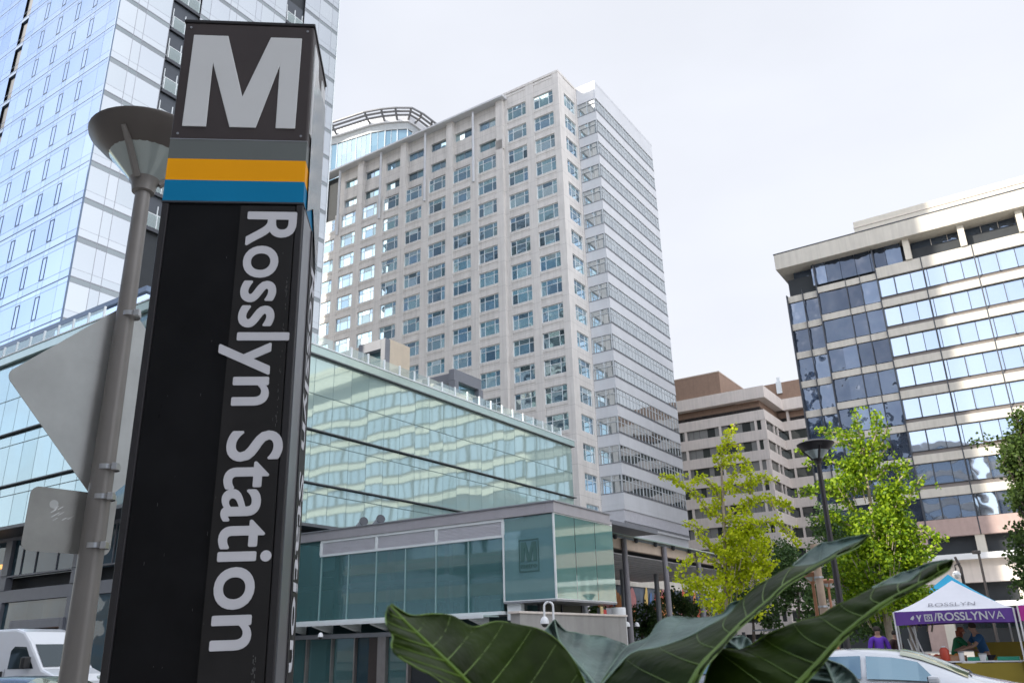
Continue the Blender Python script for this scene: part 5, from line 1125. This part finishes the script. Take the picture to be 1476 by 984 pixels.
def person(lab,loc,az,H,shirt,legs_m,lean=0,armL=(.25,.35,1.0),armR=(.25,-.35,1.0),hair=hair_d,long=False):
    """local frame: +x forward, +y left. arm targets = hand positions"""
    t=thing('person',lab,'person',loc=loc,rz=R(90-az)); k=H/1.75; ln=math.tan(R(lean))
    def f(x,y,z): return (x*k+max(0,z-.95)*ln*k,y*k,z*k)
    hip=f(0,0,.95); V=[hip,f(0,0,1.12),f(.0,0,1.32),f(0,0,1.44),f(.01,0,1.53),f(.03,0,1.62),f(.03,0,1.72)]; E=[(0,1),(1,2),(2,3),(3,4),(4,5),(5,6)]
    Rr=[(.15,.11),(.13,.10),(.165,.11),(.10,.08),(.055,.055),(.082,.095),(.07,.08)]; Rr=[(a*k,b*k) for a,b in Rr]
    def add(p,par,r): V.append(p); E.append((par,len(V)-1)); Rr.append((r*k,r*k)); return len(V)-1
    for s,arm in ((1,armL),(-1,armR)):
        sh=f(0,.185*s,1.42); a=add(sh,3,.062); hand=(arm[0]*k+max(0,arm[2]-.95)*ln*k*0+ (0.45*ln*k if lean else 0),arm[1]*k,arm[2]*k)
        el=Vector(sh).lerp(Vector(hand),.5)+Vector((-.05*k,.06*k*s,-.06*k)); b=add(tuple(el),a,.042); c=add(hand,b,.027)
        d=(Vector(hand)-el).normalized(); add(tuple(Vector(hand)+d*.07*k),c,.034); e2=add(tuple(Vector(hand)+d*.15*k),len(V)-1,.016)
        l=add(f(0,.09*s,.9),0,.095); kn=add(f(.03,.10*s,.5),l,.062); an=add(f(0,.10*s,.09),kn,.042); add(f(.14,.11*s,.04),an,.035)
    body=skin_mesh('body',V,E,Rr,skin,t)
    # shirt
    V2=[V[0],V[1],V[2],V[3]]; E2=[(0,1),(1,2),(2,3)]; R2=[(.17*k,.13*k),(.155*k,.125*k),(.185*k,.13*k),(.115*k,.09*k)]
    i=7
    for s in (1,-1):
        sh=V[i]; el=V[i+1]; V2.append(sh); R2.append((.075*k,.075*k)); E2.append((3,len(V2)-1)); V2.append(tuple(Vector(sh).lerp(Vector(el),.75))); R2.append((.06*k,.06*k)); E2.append((len(V2)-2,len(V2)-1)); i+=9
    skin_mesh('shirt',V2,E2,R2,shirt,t)
    V3=[f(0,0,1.0),f(0,.095,.88),f(.02,.105,.62),f(0,-.095,.88),f(.02,-.105,.62)]; skin_mesh('shorts',V3,[(0,1),(1,2),(0,3),(3,4)],[(.165*k,.125*k),(.112*k,.112*k),(.10*k,.10*k),(.112*k,.112*k),(.10*k,.10*k)],legs_m,t)
    hd=Vector(V[5]); hb=MB(); c=hd+Vector((-.015*k,0,.05*k))
    for r0,z0 in (): pass
    hb.lathe([(0,.10*k),(.06*k,.09*k),(.095*k,.04*k),(.10*k,-.01*k),(.09*k,-.04*k)],c=tuple(c),n=16)
    if long: hb.lathe([(.09*k,0),(.095*k,-.12*k),(.07*k,-.22*k),(0,-.22*k)],c=(c.x-.05*k,c.y,c.z),n=12)
    hb.build('hair',hair,t,smooth=True)
    fc=MB()
    for s in (1,-1): fc.box(hd.x+.083*k,hd.x+.092*k,s*.035*k-.012*k,s*.035*k+.012*k,hd.z+.02*k,hd.z+.032*k)
    fc.build('eyes',blackpl,t); nb=MB(); nb.add([(hd.x+.085*k,.012*k,hd.z-.02*k),(hd.x+.085*k,-.012*k,hd.z-.02*k),(hd.x+.115*k,0,hd.z-.018*k),(hd.x+.088*k,0,hd.z+.02*k)],[(0,1,2),(0,2,3),(1,3,2)]); nb.build('nose',skin,t)
    sh_=MB()
    for s in (1,-1): p=f(.07,.105*s,.0); sh_.box(p[0]-.13*k,p[0]+.13*k,p[1]-.045*k,p[1]+.045*k,0,.08*k)
    sh_.build('shoes',blackpl,t,bevel=.02); return t
pshirt=mat('purple_shirt',(.12,.035,.42),.8); gshirt=mat('green_shirt',(.01,.17,.07),.8); bshirt=mat('blue_shirt',(.02,.10,.24),.8); khaki=mat('khaki_cloth',(.35,.28,.2),.8); navy=mat('navy_cloth',(.02,.02,.035),.8)
b=at(1269,940,26.5); person('person in a purple T-shirt and khaki trousers standing left of the tents',(b.x,b.y,.14),190,1.80,pshirt,khaki,0,(.12,.26,.78),(.12,-.26,.8))
b=at(1375,940,27.2); person('person in a green shirt with reddish hair leaning over the market table',(b.x,b.y,.14),100,1.72,gshirt,navy,22,(.55,.2,1.12),(.5,-.15,1.08),mat('reddish_hair',(.28,.08,.04),.7),True)
b=at(1421,940,27.0); person('person in a blue shirt and dark shorts bending towards the market table',(b.x,b.y,.14),275,1.82,bshirt,navy,16,(.5,.15,1.1),(.45,-.2,1.12))
b=at(1293,935,30); person('person in dark clothes standing behind the purple-shirted person',(b.x,b.y,.14),160,1.70,mat('dark_clothes',(.06,.03,.03),.8),navy,0,(.05,.28,.8),(.05,-.28,.8))
# ------------------------------------------------------------------ trees
leaf_sun=leafmat('ginkgo_leaf',(.38,.48,.012),(.76,.80,.035),.48,.5)
leaf_mid=leafmat('green_tree_leaf',(.08,.18,.015),(.40,.54,.02),.42,.5)
leaf_dark=leafmat('dark_tree_leaf',(.03,.07,.02),(.07,.13,.03),.25,.5)
bark=mat('pale_bark',(.34,.28,.22),.85,var=.25,vs=4,bump=.5,bs=20); bark_d=mat('dark_bark',(.10,.08,.065),.9,var=.3,vs=4)
def leaves(pts,rnd,size,n_each,spread,flat=1.0):
    vs=[];fs=[]
    for p,w in pts:
        for _ in range(int(n_each*w)):
            d=Vector((rnd.gauss(0,1),rnd.gauss(0,1),rnd.gauss(0,1)*flat)); 
            if d.length>2.2: d*=2.2/d.length
            c=p+d*spread*w**.5*.62
            s=size*rnd.uniform(.6,1.25); n=Vector((rnd.gauss(0,1),rnd.gauss(0,1),rnd.gauss(.5,1))).normalized(); u=n.orthogonal().normalized(); v=n.cross(u); a=rnd.random()*6.28
            u,v=u*math.cos(a)+v*math.sin(a),v*math.cos(a)-u*math.sin(a); k=len(vs)
            vs+=[c-v*s*.5,c+u*s*.5+v*s*.12+n*s*.08,c+u*s*.22+v*s*.46,c-u*s*.22+v*s*.46,c-u*s*.5+v*s*.12+n*s*.08]; fs.append((k,k+1,k+2,k+3,k+4))
    return vs,fs
def tree(name,lab,D_,trunk,branches,masses,lm,bm_,seed,size=.11,dens=26,spread=.26,r0=.11,depth=.8,group=None):
    """trunk / branch polylines measured in the photo; every branch leans to its own depth"""
    rnd=random.Random(seed); base=at(trunk[0][0],trunk[0][1],D_); base.z=0
    t=thing(name,lab,'tree',loc=tuple(base),group=group)
    vd=Vector((base.x,base.y,0)).normalized()
    tp=[base]+[at(x,y,D_) for x,y in trunk[1:]]; tp=[p-base for p in tp]
    mb=MB(); n=len(tp); mb.tube(tp,[max(.018,r0*(1-i/(n-.3))) for i in range(n)],10); mb.build('trunk',bm_,t,smooth=True)
    br=MB(); pts=[]
    for bi,b in enumerate(branches):
        w=1.0; 
        if isinstance(b,dict): w=b.get('w',1); dd=b.get('d',0); b=b['p']
        else: dd=rnd.uniform(-depth,depth)
        P=[at(x,y,D_)-base for x,y in b]; m=len(P); L_=sum((P[i+1]-P[i]).length for i in range(m-1)) or 1; acc=0; Q=[P[0]]
        for i in range(1,m): acc+=(P[i]-P[i-1]).length; Q.append(P[i]+vd*dd*(acc/L_))
        br.tube(Q,[.035*(1-i/(m+.5))+.008 for i in range(m)],6)
        for i in range(m-1):
            seg=(Q[i+1]-Q[i]); k=max(1,int(seg.length/.11))
            for j in range(k):
                f=(j+rnd.random())/k; taper=1.0 if (i<m-2) else 1-.45*f; pts.append((Q[i].lerp(Q[i+1],f),.95*w*taper))
                if rnd.random()<.16: # spur shoots
                    q=Q[i].lerp(Q[i+1],f)+Vector((rnd.gauss(0,.22),rnd.gauss(0,.22),rnd.gauss(.05,.2))); pts.append((q,.35*w))
    for (x,y,rx,ry,cnt) in masses:
        for _ in range(cnt):
            a=rnd.random()*6.28; q=rnd.random()**.5; P=at(x+rx*q*math.cos(a),y+ry*q*math.sin(a),D_)-base+vd*rnd.uniform(-1,1)*rx*.022*D_/30*math.sqrt(max(0,1-q*q)); 
            pts.append((P,rnd.uniform(.6,1.5)))
            if rnd.random()<.25: br.tube([P,P*.5+Vector((P.x*.3,P.y*.3,P.z*.5-.5))],[.012,.02],5)
    br.build('branches',bm_,t,smooth=True)
    vs,fs=leaves(pts,rnd,size,dens,spread); mb=MB(); mb.v=[tuple(v) for v in vs]; mb.f=fs; mb.m=[0]*len(fs); mb.build('crown',lm,t,fixn=False); return t
tree('ginkgo_tree','young ginkgo with long bright yellow-green arching branches, left of the dark street lamp',31.5,
 [(1049,945),(1047,880),(1045,800),(1043,740),(1041,700),(1040,678),(1041,645),(1052,622),(1059,610)],
 [{'p':[(1041,668),(1041,645),(1050,628),(1059.5,612)],'w':1.0},[(1041,652),(1050.5,639),(1061,640),(1068.5,647)],[(1040,672),(1034,664),(1030,657)],{'p':[(1043,672),(1055,655),(1070,652),(1082,661)],'w':.7,'d':1.2},
  [(1043,710),(1051,694),(1059.5,681),(1072,672),(1086,670)],[(1081,712),(1082,695),(1080.5,681)],[(1060,706),(1080,697),(1101,687),(1112,688),(1118,694)],
  [(1037,719),(1031,706),(1024,697),(1012,688),(1003,693),(1001,698)],{'p':[(1038,748),(1026,738),(1014.7,728.5),(1007,718),(999.8,710.5),(983,699),(972,691),(950.5,685)],'w':.85},
  [(1043,748),(1056,738),(1068.5,728.5),(1089,718),(1105,716),(1119,716.5),(1134,722),(1144.7,731)],{'p':[(1112,717),(1113,727),(1117,735)],'w':.5},
  [(1040,790),(1028,787),(1018,783),(1011,770),(1006,761),(996,755),(986,751)],[(1070,775),(1079,763),(1095,752),(1120,751),(1130,760),(1138,771),(1147,779),(1151,788)],
  [(1045,755),(1062,748),(1075,752),(1092,760)],[(1075,745),(1078,730),(1079,718)],[(1025,740),(1030,728),(1036,716)],[(1046,770),(1060,762),(1072,757),(1085,753)],
  {'p':[(1040,815),(1018,803),(1000,804),(990,812),(980,826),(973,838)],'w':.7,'d':-.6},[(1045,830),(1020,838),(1000,848),(985,852)],[(1050,850),(1078,832),(1100,820),(1118,812)],[(1048,870),(1030,872),(1010,866)],{'p':[(1048,880),(1065,868),(1085,866)],'w':.8},[(1046,900),(1030,905),(1015,908)]],
 [(1072,790,38,28,110),(1030,838,42,18,34),(1082,825,34,20,46),(1060,868,46,20,40)],leaf_sun,bark,21,size=.112,dens=21,spread=.18,r0=.085)
tree('green_street_tree','bushy green tree with yellow-green top shoots, behind the dark street lamp',34,
 [(1288,945),(1281,905),(1275,870),(1268,820),(1261,770),(1254,720),(1250,692),(1247,670),(1245,640)],
 [{'p':[(1246,668),(1242,640),(1237,618),(1233,592)],'w':1.1},{'p':[(1250,668),(1257,645),(1264,620),(1261,592)],'w':1.1},[(1243,655),(1230,632),(1207,620),(1190,620),(1177,617)],[(1240,650),(1222,640),(1205,637),(1193,640)],
  [(1240,690),(1205,668),(1180,655),(1165,645),(1148,650)],[(1178,655),(1170,668),(1163,672)],[(1256,665),(1270,655),(1280,643)],[(1262,690),(1280,672),(1300,668),(1310,672)],{'p':[(1262,650),(1272,640),(1279,612)],'w':.7},
  [(1290,740),(1310,720),(1322,700),(1328,690)],[(1290,700),(1305,680),(1308,660)],[(1300,770),(1325,765),(1345,772),(1362,778)],[(1235,735),(1205,715),(1185,705),(1165,710),(1150,712)],[(1230,760),(1200,745),(1178,752)],[(1280,820),(1310,810),(1335,800),(1350,785)]],
 [(1243,672,22,16,40),(1222,700,30,14,45),(1282,722,20,24,50),(1272,765,46,30,180),(1252,815,54,38,250),(1300,800,36,28,110),(1260,866,46,24,120)],leaf_mid,bark,22,size=.125,dens=19,spread=.2,r0=.15)
tree('street_tree','dark green tree reaching in from the right edge in front of the sunlit office block',29,
 [(1560,945),(1548,850),(1530,760),(1510,700),(1490,660)],
 [[(1490,640),(1468,630),(1452,630),(1425,633),(1408,630),(1394,634)],[(1480,632),(1472,614),(1462,600),(1457,598)],[(1500,690),(1475,665),(1450,645),(1440,650)],[(1490,720),(1470,705),(1462,712)],[(1500,850),(1478,842),(1458,846)],[(1476,650),(1452,660),(1446,672)]],
 [(1482,665,36,32,220),(1492,715,36,28,170),(1472,640,22,16,60),(1500,790,46,46,230),(1484,838,26,12,40),(1476,608,16,12,30)],leaf_dark2,bark_d,23,size=.10,dens=14,spread=.2,r0=.14)
tree('small_street_tree','small green tree with a ringed grey trunk beside the purple tent',28.5,
 [(1320,955),(1316,925),(1311,895),(1308,870)],[[(1311,895),(1325,880),(1340,872)],[(1310,885),(1300,868),(1292,862)]],
 [(1318,868,30,22,170),(1300,850,20,16,60),(1338,876,14,10,40)],leaf_mid,mat('ringed_bark',(.30,.26,.22),.85,var=.3,vs=6),24,size=.10,dens=13,spread=.2,r0=.11)
# background trees
def bush(lab,D_,x,y,rx,ry,cnt,seed,lm=None,name='background_tree',size=.17,trunk=True):
    rnd=random.Random(seed); base=at(x,930,D_); base.z=0; t=thing(name,lab,'tree',loc=tuple(base),group='dark trees at the back of the plaza')
    if trunk: P=at(x,y,D_)-base; MB().tube([(0,0,0),P*.5,P],[.16,.12,.05],8).build('trunk',bark_d,t,smooth=True)
    pts=[]; vd=Vector((base.x,base.y,0)).normalized(); sc=D_/1175
    lob=[(rnd.uniform(-.6,.6),rnd.uniform(-.7,.6),rnd.uniform(-.5,.5),rnd.uniform(.35,.6)) for _ in range(9)]
    for _ in range(cnt):
        l=rnd.choice(lob); d=Vector((rnd.gauss(0,1),rnd.gauss(0,1),rnd.gauss(0,1))).normalized()*l[3]*rnd.uniform(.55,1)
        pts.append((at(x+(l[0]+d.x)*rx,y+(l[1]+d.y)*ry,D_)-base+vd*(l[2]+d.z)*rx*sc,rnd.uniform(.6,1.4)))
    vs,fs=leaves(pts,rnd,size,14,.32); mb=MB(); mb.v=[tuple(v) for v in vs]; mb.f=fs; mb.m=[0]*len(fs); mb.build('crown',lm or leaf_dark,t,fixn=False)
bush('dark evergreen tree between the ginkgo and the small orange lamp',58,1150,845,44,62,380,31)
bush('tall dark green tree behind the dark lamp pole',62,1205,800,40,70,360,32,leaf_mid2)
bush('dark tree behind the larger green tree, near the purple-shirted person',56,1258,880,52,46,330,33)
bush('low dark tree under the street canopy, left of the ginkgo',66,985,880,46,26,230,34)
bush('dark shrub tree behind the canopy columns',62,925,895,36,26,200,35)
bush('dark tree behind the glass box and kiosk',52,872,885,28,22,160,36,leaf_mid2)
bush('dark evergreen behind the ginkgo trunk',60,1085,880,50,40,260,37)
# planters / small posts in the gap between the leaves
t=thing('utility_cabinet','grey utility cabinets standing beyond the road behind the big leaves','cabinet',loc=tuple(at(1128,940,34)*1)); t.location.z=.14
MB().box(-.9,.1,-.3,.3,0,1.55).build('cabinet_door',frame_grey,t,bevel=.02); MB().box(.15,1.0,-.25,.3,0,1.85).build('side_cabinet',beige,t,bevel=.02); MB().box(-.92,1.02,-.33,.33,1.85,1.9).build('cabinet_lid',frame_grey2,t)
for i,(x,lab) in enumerate(((1134,'thin black bollard post in front of the grey cabinets'),(1075,'thin black post left of the grey cabinets'))):
    p=at(x,940,26); t=thing('bollard',lab,'bollard',loc=(p.x,p.y,.14)); MB().tube([(0,0,0),(0,0,1.75)],.05,10).build('post',blackpl,t,smooth=True); MB().lathe([(.07,0),(.07,.04),(.05,.06)],n=10).build('foot',blackpl,t)
# ------------------------------------------------------------------ elephant-ear plant in the foreground
def earmat(name,under,top,vein_u):
    m,nt,b=nodes(name); N=nt.nodes.new; L=nt.links.new; out=nt.nodes['Material Output']
    g=N('ShaderNodeNewGeometry'); tc=N('ShaderNodeTexCoord'); nz=N('ShaderNodeTexNoise'); nz.inputs['Scale'].default_value=9; nz.inputs['Detail'].default_value=6; L(tc.outputs['Object'],nz.inputs['Vector'])
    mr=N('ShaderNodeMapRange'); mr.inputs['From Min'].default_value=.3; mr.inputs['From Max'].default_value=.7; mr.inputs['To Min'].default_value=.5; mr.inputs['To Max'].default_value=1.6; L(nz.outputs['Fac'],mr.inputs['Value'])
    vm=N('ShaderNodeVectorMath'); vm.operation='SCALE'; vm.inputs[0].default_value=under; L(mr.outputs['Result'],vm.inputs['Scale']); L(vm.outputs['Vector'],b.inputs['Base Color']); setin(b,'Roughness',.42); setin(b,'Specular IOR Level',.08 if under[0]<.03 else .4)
    bp=N('ShaderNodeBump'); bp.inputs['Strength'].default_value=.35; bp.inputs['Distance'].default_value=.01; n3=N('ShaderNodeTexNoise'); n3.inputs['Scale'].default_value=35; L(tc.outputs['Object'],n3.inputs['Vector']); L(n3.outputs['Fac'],bp.inputs['Height']); L(bp.outputs['Normal'],b.inputs['Normal'])
    t=N('ShaderNodeBsdfTranslucent'); t.inputs[0].default_value=(*top,1); mx=N('ShaderNodeMixShader'); mx.inputs[0].default_value=vein_u; L(b.outputs[0],mx.inputs[1]); L(t.outputs[0],mx.inputs[2]); L(mx.outputs[0],out.inputs[0]); return m
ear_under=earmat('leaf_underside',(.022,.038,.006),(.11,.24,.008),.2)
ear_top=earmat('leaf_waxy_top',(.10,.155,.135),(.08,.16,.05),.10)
ear_rib=mat('leaf_rib_green',(.10,.18,.016),.45,var=.1); ear_rib_top=mat('leaf_rib_pale',(.20,.29,.22),.5)
PL=thing('elephant_ear_plant','large elephant ear plant with broad dark leaves in the foreground at the bottom','plant',loc=tuple(polar(8,1.5,.3)))
plo=Vector(PL.location)
def cr(P,t):
    n=len(P)-1; i=min(int(t*n),n-1); f=t*n-i; p0,p1,p2,p3=P[max(i-1,0)],P[i],P[i+1],P[min(i+2,n)]
    return tuple(.5*((2*b)+(-a+c)*f+(2*a-5*b+4*c-d)*f*f+(-a+3*b-3*c+d)*f**3) for a,b,c,d in zip(p0,p1,p2,p3))
def ear_leaf(label,sides,mid,veins,m,ribm,ripple=.006,rib=.005,nS=44,nT=16,seed=1,edge=True,name='leaf'):
    """mid and each side: list of (px,py,distance) from tip to base"""
    rnd=random.Random(seed); root=None
    mb=MB()
    for si,(side,bulge) in enumerate(sides):
        G=[]
        for i in range(nS+1):
            s=i/nS; a=cr(mid,s); b=cr(side,s); row=[]
            for j in range(nT+1):
                q=j/nT; x=a[0]+(b[0]-a[0])*q; y=a[1]+(b[1]-a[1])*q; d=a[2]+(b[2]-a[2])*q+bulge*math.sin(math.pi*q)+ripple*q*math.sin(s*26+si*2+q*3)+.5*ripple*math.sin(s*veins*6.28+q*4)*min(1,q*3)
                row.append(at(x,y,d)-plo)
            G.append(row)
        k=len(mb.v)
        for r_ in G: mb.v+=[tuple(v) for v in r_]
        for i in range(nS):
            for j in range(nT): f=(k+i*(nT+1)+j,k+i*(nT+1)+j+1,k+(i+1)*(nT+1)+j+1,k+(i+1)*(nT+1)+j); mb.f.append(f); mb.m.append(0)
    o=mb.build(name,m,PL,smooth=True,fixn=False,label=label)
    md=o.modifiers.new('thick','SOLIDIFY'); md.thickness=.0012
    mp_=[at(*cr(mid,i/40))-plo for i in range(41)]; r_=MB(); r_.tube([p-p.normalized()*0+((-(p+plo-Vector((0,0,EYE)))).normalized()*.002) for p in mp_],[rib*(.35+.9*i/40) for i in range(41)],8); r_.build('midrib',ribm,o,smooth=True)
    for si,(side,bulge) in enumerate(sides):
        v=MB(); cnt=veins
        for c in range(1,cnt):
            s0=c/cnt+.03; pts=[]
            for j in range(13):
                q=j/12*.96; s=min(1,max(0,s0-(.10+.03*rnd.random()*0)*q**1.3)); a=cr(mid,s); b=cr(side,s)
                if s0>1: continue
                x=a[0]+(b[0]-a[0])*q; y=a[1]+(b[1]-a[1])*q; d=a[2]+(b[2]-a[2])*q+bulge*math.sin(math.pi*q)+ripple*q*math.sin(s*26+si*2+q*3)+.5*ripple*math.sin(s*veins*6.28+q*4)*min(1,q*3)
                pts.append(at(x,y,d-.0018)-plo)
            if len(pts)>3: v.tube(pts,[rib*.28*(1-.75*j/len(pts)) for j in range(len(pts))],6)
        v.build('veins',ribm,o,smooth=True)
        if edge:
            e=MB(); e.tube([at(*cr(side,i/nS))-plo for i in range(nS+1)],.0011,5); e.build('leaf_edge',ribm,o,smooth=True)
    return o
# leaf A, lower left
midA=[(562,872,1.12),(578,889,1.12),(600,911,1.13),(624,934,1.14),(648,957,1.15),(674,984,1.17),(704,1020,1.19),(735,1060,1.21),(765,1100,1.23)]
upA=[(564,870,1.12),(592,886,1.16),(622,884,1.21),(652,887,1.25),(681,903,1.27),(715,895,1.30),(748,900,1.32),(782,908,1.33),(810,929,1.33),(835,966,1.32),(852,1010,1.30),(866,1080,1.28)]
loA=[(560,873,1.12),(556,886,1.10),(557,900,1.08),(566,917,1.06),(564,930,1.05),(572,944,1.04),(600,961,1.03),(624,974,1.02),(645,992,1.02),(680,1030,1.02),(710,1100,1.04)]
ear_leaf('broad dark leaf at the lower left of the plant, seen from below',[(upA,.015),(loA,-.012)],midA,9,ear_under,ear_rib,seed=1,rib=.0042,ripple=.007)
# leaf B, waxy top, behind A and C
midB=[(799,893,1.62),(806,922,1.60),(822,944,1.57),(843,968,1.54),(860,990,1.5),(880,1020,1.47),(900,1060,1.44)]
upB=[(800,892,1.62),(815,908,1.68),(830,911,1.70),(846,915,1.71),(866,916,1.71),(884,922,1.70),(902,929,1.68),(912,944,1.64),(930,970,1.6),(945,1020,1.55)]
loB=[(798,894,1.62),(788,905,1.60),(782,918,1.58),(790,950,1.54),(800,985,1.5),(820,1030,1.45),(850,1080,1.42)]
ear_leaf('blue-green waxy leaf seen from above, between the two big dark leaves',[(upB,.02),(loB,.01)],midB,7,ear_top,ear_rib_top,seed=2,rib=.0035,ripple=.012)
# leaf C, long and rising to the right, underside + folded top
midC=[(1252,770,1.50),(1236,787,1.48),(1212,797,1.46),(1185,811,1.44),(1159,826,1.42),(1131,843,1.40),(1109,864,1.38),(1089,881,1.36),(1067,900,1.34),(1050,918,1.32),(1032,937,1.30),(1013,957,1.28),(996,986,1.26),(975,1030,1.24)]
upC=[(1252,770,1.50),(1240,779,1.50),(1212,791,1.50),(1190,804,1.50),(1171,813,1.50),(1138,817,1.50),(1112,832,1.50),(1088,846,1.50),(1065,868,1.50),(1050,885,1.50),(1020,902,1.48),(990,918,1.47),(950,932,1.46),(912,940,1.45),(888,962,1.43),(866,986,1.42),(850,1040,1.40)]
loC=[(1252,771,1.50),(1236,788.5,1.47),(1212,799,1.445),(1186,813.5,1.42),(1160,829,1.40),(1133,846,1.38),(1111,867,1.36),(1091,884,1.34),(1069,903,1.32),(1052,921,1.30),(1035,941,1.28),(1017,962,1.26),(1003,990,1.24),(985,1035,1.22)]
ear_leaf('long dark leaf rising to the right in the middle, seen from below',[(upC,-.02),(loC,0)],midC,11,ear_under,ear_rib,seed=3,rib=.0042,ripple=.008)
foldm=[(1251,770.5,1.50),(1240,779,1.499),(1212,791,1.499),(1190,804,1.499),(1171,813,1.499),(1144,815.5,1.499)]
foldu=[(1251,770,1.50),(1224,774,1.52),(1200,780.5,1.54),(1185,782,1.55),(1168,793,1.55),(1142,814.5,1.52)]
ear_leaf('folded-over waxy edge near the tip of the long leaf',[(foldu,.01)],foldm,3,ear_top,ear_rib_top,seed=4,rib=.0014,ripple=.003,name='folded_edge')
foldm=[(1066,867,1.50),(1050,885,1.499),(1020,902,1.479),(990,918,1.469),(950,932,1.459),(912,940,1.449),(889,961,1.43),(864,990,1.415)]
foldu=[(1066,865,1.50),(1052,870,1.53),(1042,884,1.56),(1020,889,1.60),(995,890,1.62),(967,888,1.63),(948,898,1.62),(934,918,1.60),(905,930,1.57),(882,958,1.50),(860,992,1.45)]
ear_leaf('wide folded waxy flap at the back of the long leaf',[(foldu,.015)],foldm,6,ear_top,ear_rib_top,seed=5,rib=.0016,ripple=.006,name='folded_edge')
# leaf D
midD=[(1373,807,1.36),(1365,818,1.35),(1340,833,1.34),(1315,846,1.33),(1290,859.5,1.32),(1266,874,1.31),(1243,892,1.30),(1217,914,1.29),(1197,935,1.28),(1180,955,1.27),(1160,976,1.26),(1140,1000,1.25),(1110,1050,1.24)]
upD=[(1373,806,1.36),(1345,813,1.37),(1326,824,1.38),(1308,838,1.38),(1286,841,1.38),(1262,846,1.38),(1227,863,1.38),(1200,875,1.38),(1182,887,1.38),(1158,893,1.38),(1134,902,1.38),(1103,915,1.38),(1083,929,1.37),(1064,936,1.37),(1038,935,1.36),(1027,951,1.35),(1016,978,1.34),(1005,1040,1.33)]
loD=[(1373,808,1.36),(1367,821,1.345),(1342,836,1.335),(1318,849,1.325),(1293,862,1.315),(1269,877,1.305),(1246,895,1.295),(1220,918,1.28),(1200,939,1.27),(1183,960,1.26),(1164,981,1.25),(1145,1005,1.24),(1118,1055,1.23)]
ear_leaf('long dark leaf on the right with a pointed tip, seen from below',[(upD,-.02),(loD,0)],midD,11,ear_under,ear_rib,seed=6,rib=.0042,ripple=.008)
foldm=[(1366,807,1.362),(1345,813.5,1.37),(1326,824.5,1.38),(1308,838.5,1.38),(1286,841.5,1.38),(1258,847.5,1.38)]
foldu=[(1366,806.5,1.365),(1340,811,1.39),(1318,820,1.41),(1298,826,1.42),(1278,836,1.41),(1257,846.5,1.38)]
ear_leaf('folded-over waxy edge near the tip of the right leaf',[(foldu,.008)],foldm,3,ear_top,ear_rib_top,seed=7,rib=.0014,ripple=.003,name='folded_edge')
# small crumpled leaf and low waxy leaf
ear_leaf('small pale crumpled leaf poking up between the two long leaves',[([(1048,920,1.6),(1058,918,1.62),(1071,916,1.63),(1081,923,1.62),(1090,940,1.6)],.01),([(1047,922,1.6),(1046,930,1.59),(1047,940,1.58),(1055,955,1.57),(1065,970,1.56)],.01)],[(1047,921,1.6),(1055,927,1.59),(1063,933,1.58),(1070,942,1.57),(1078,960,1.56)],4,ear_top,ear_rib_top,seed=8,rib=.0016,ripple=.008)
ear_leaf('crinkled blue-green leaf at the bottom right of the plant, in front of the white car',[([(1186,946,1.5),(1198,952,1.52),(1212,957,1.53),(1226,967,1.53),(1238,982,1.52),(1250,1010,1.5)],.02),([(1184,948,1.5),(1176,962,1.48),(1166,976,1.46),(1158,992,1.44),(1150,1020,1.42)],.01)],[(1185,947,1.5),(1192,960,1.49),(1198,974,1.48),(1204,990,1.46),(1212,1020,1.44)],6,ear_top,ear_rib_top,seed=9,rib=.0022,ripple=.016)
st=MB()
for x,y,d in ((765,1100,1.23),(900,1060,1.44),(975,1030,1.24),(1110,1050,1.24),(1212,1020,1.44),(1078,960,1.56)):
    p=at(x,y,d)-plo; st.tube([p,p*.6+Vector((0,0,p.z*.1)),Vector((p.x*.15,p.y*.15,-.05))],[.006,.010,.016],8)
st.build('stalks',mat('leaf_stalk_green',(.10,.17,.03),.5),PL,smooth=True)
t=thing('concrete_planter','round concrete planter holding the elephant ear plant','planter',loc=(plo.x,plo.y,0)); MB().lathe([(.32,.13),(.42,.2),(.5,.7),(.5,.74),(.44,.74),(.43,.66),(0,.66)],n=36).build('pot',greystone,t,smooth=True); MB().lathe([(.43,.67),(0,.68)],n=24).build('soil',bark_d,t)
PL.location.z=.68
for c in PL.children: c.location.z-=.38
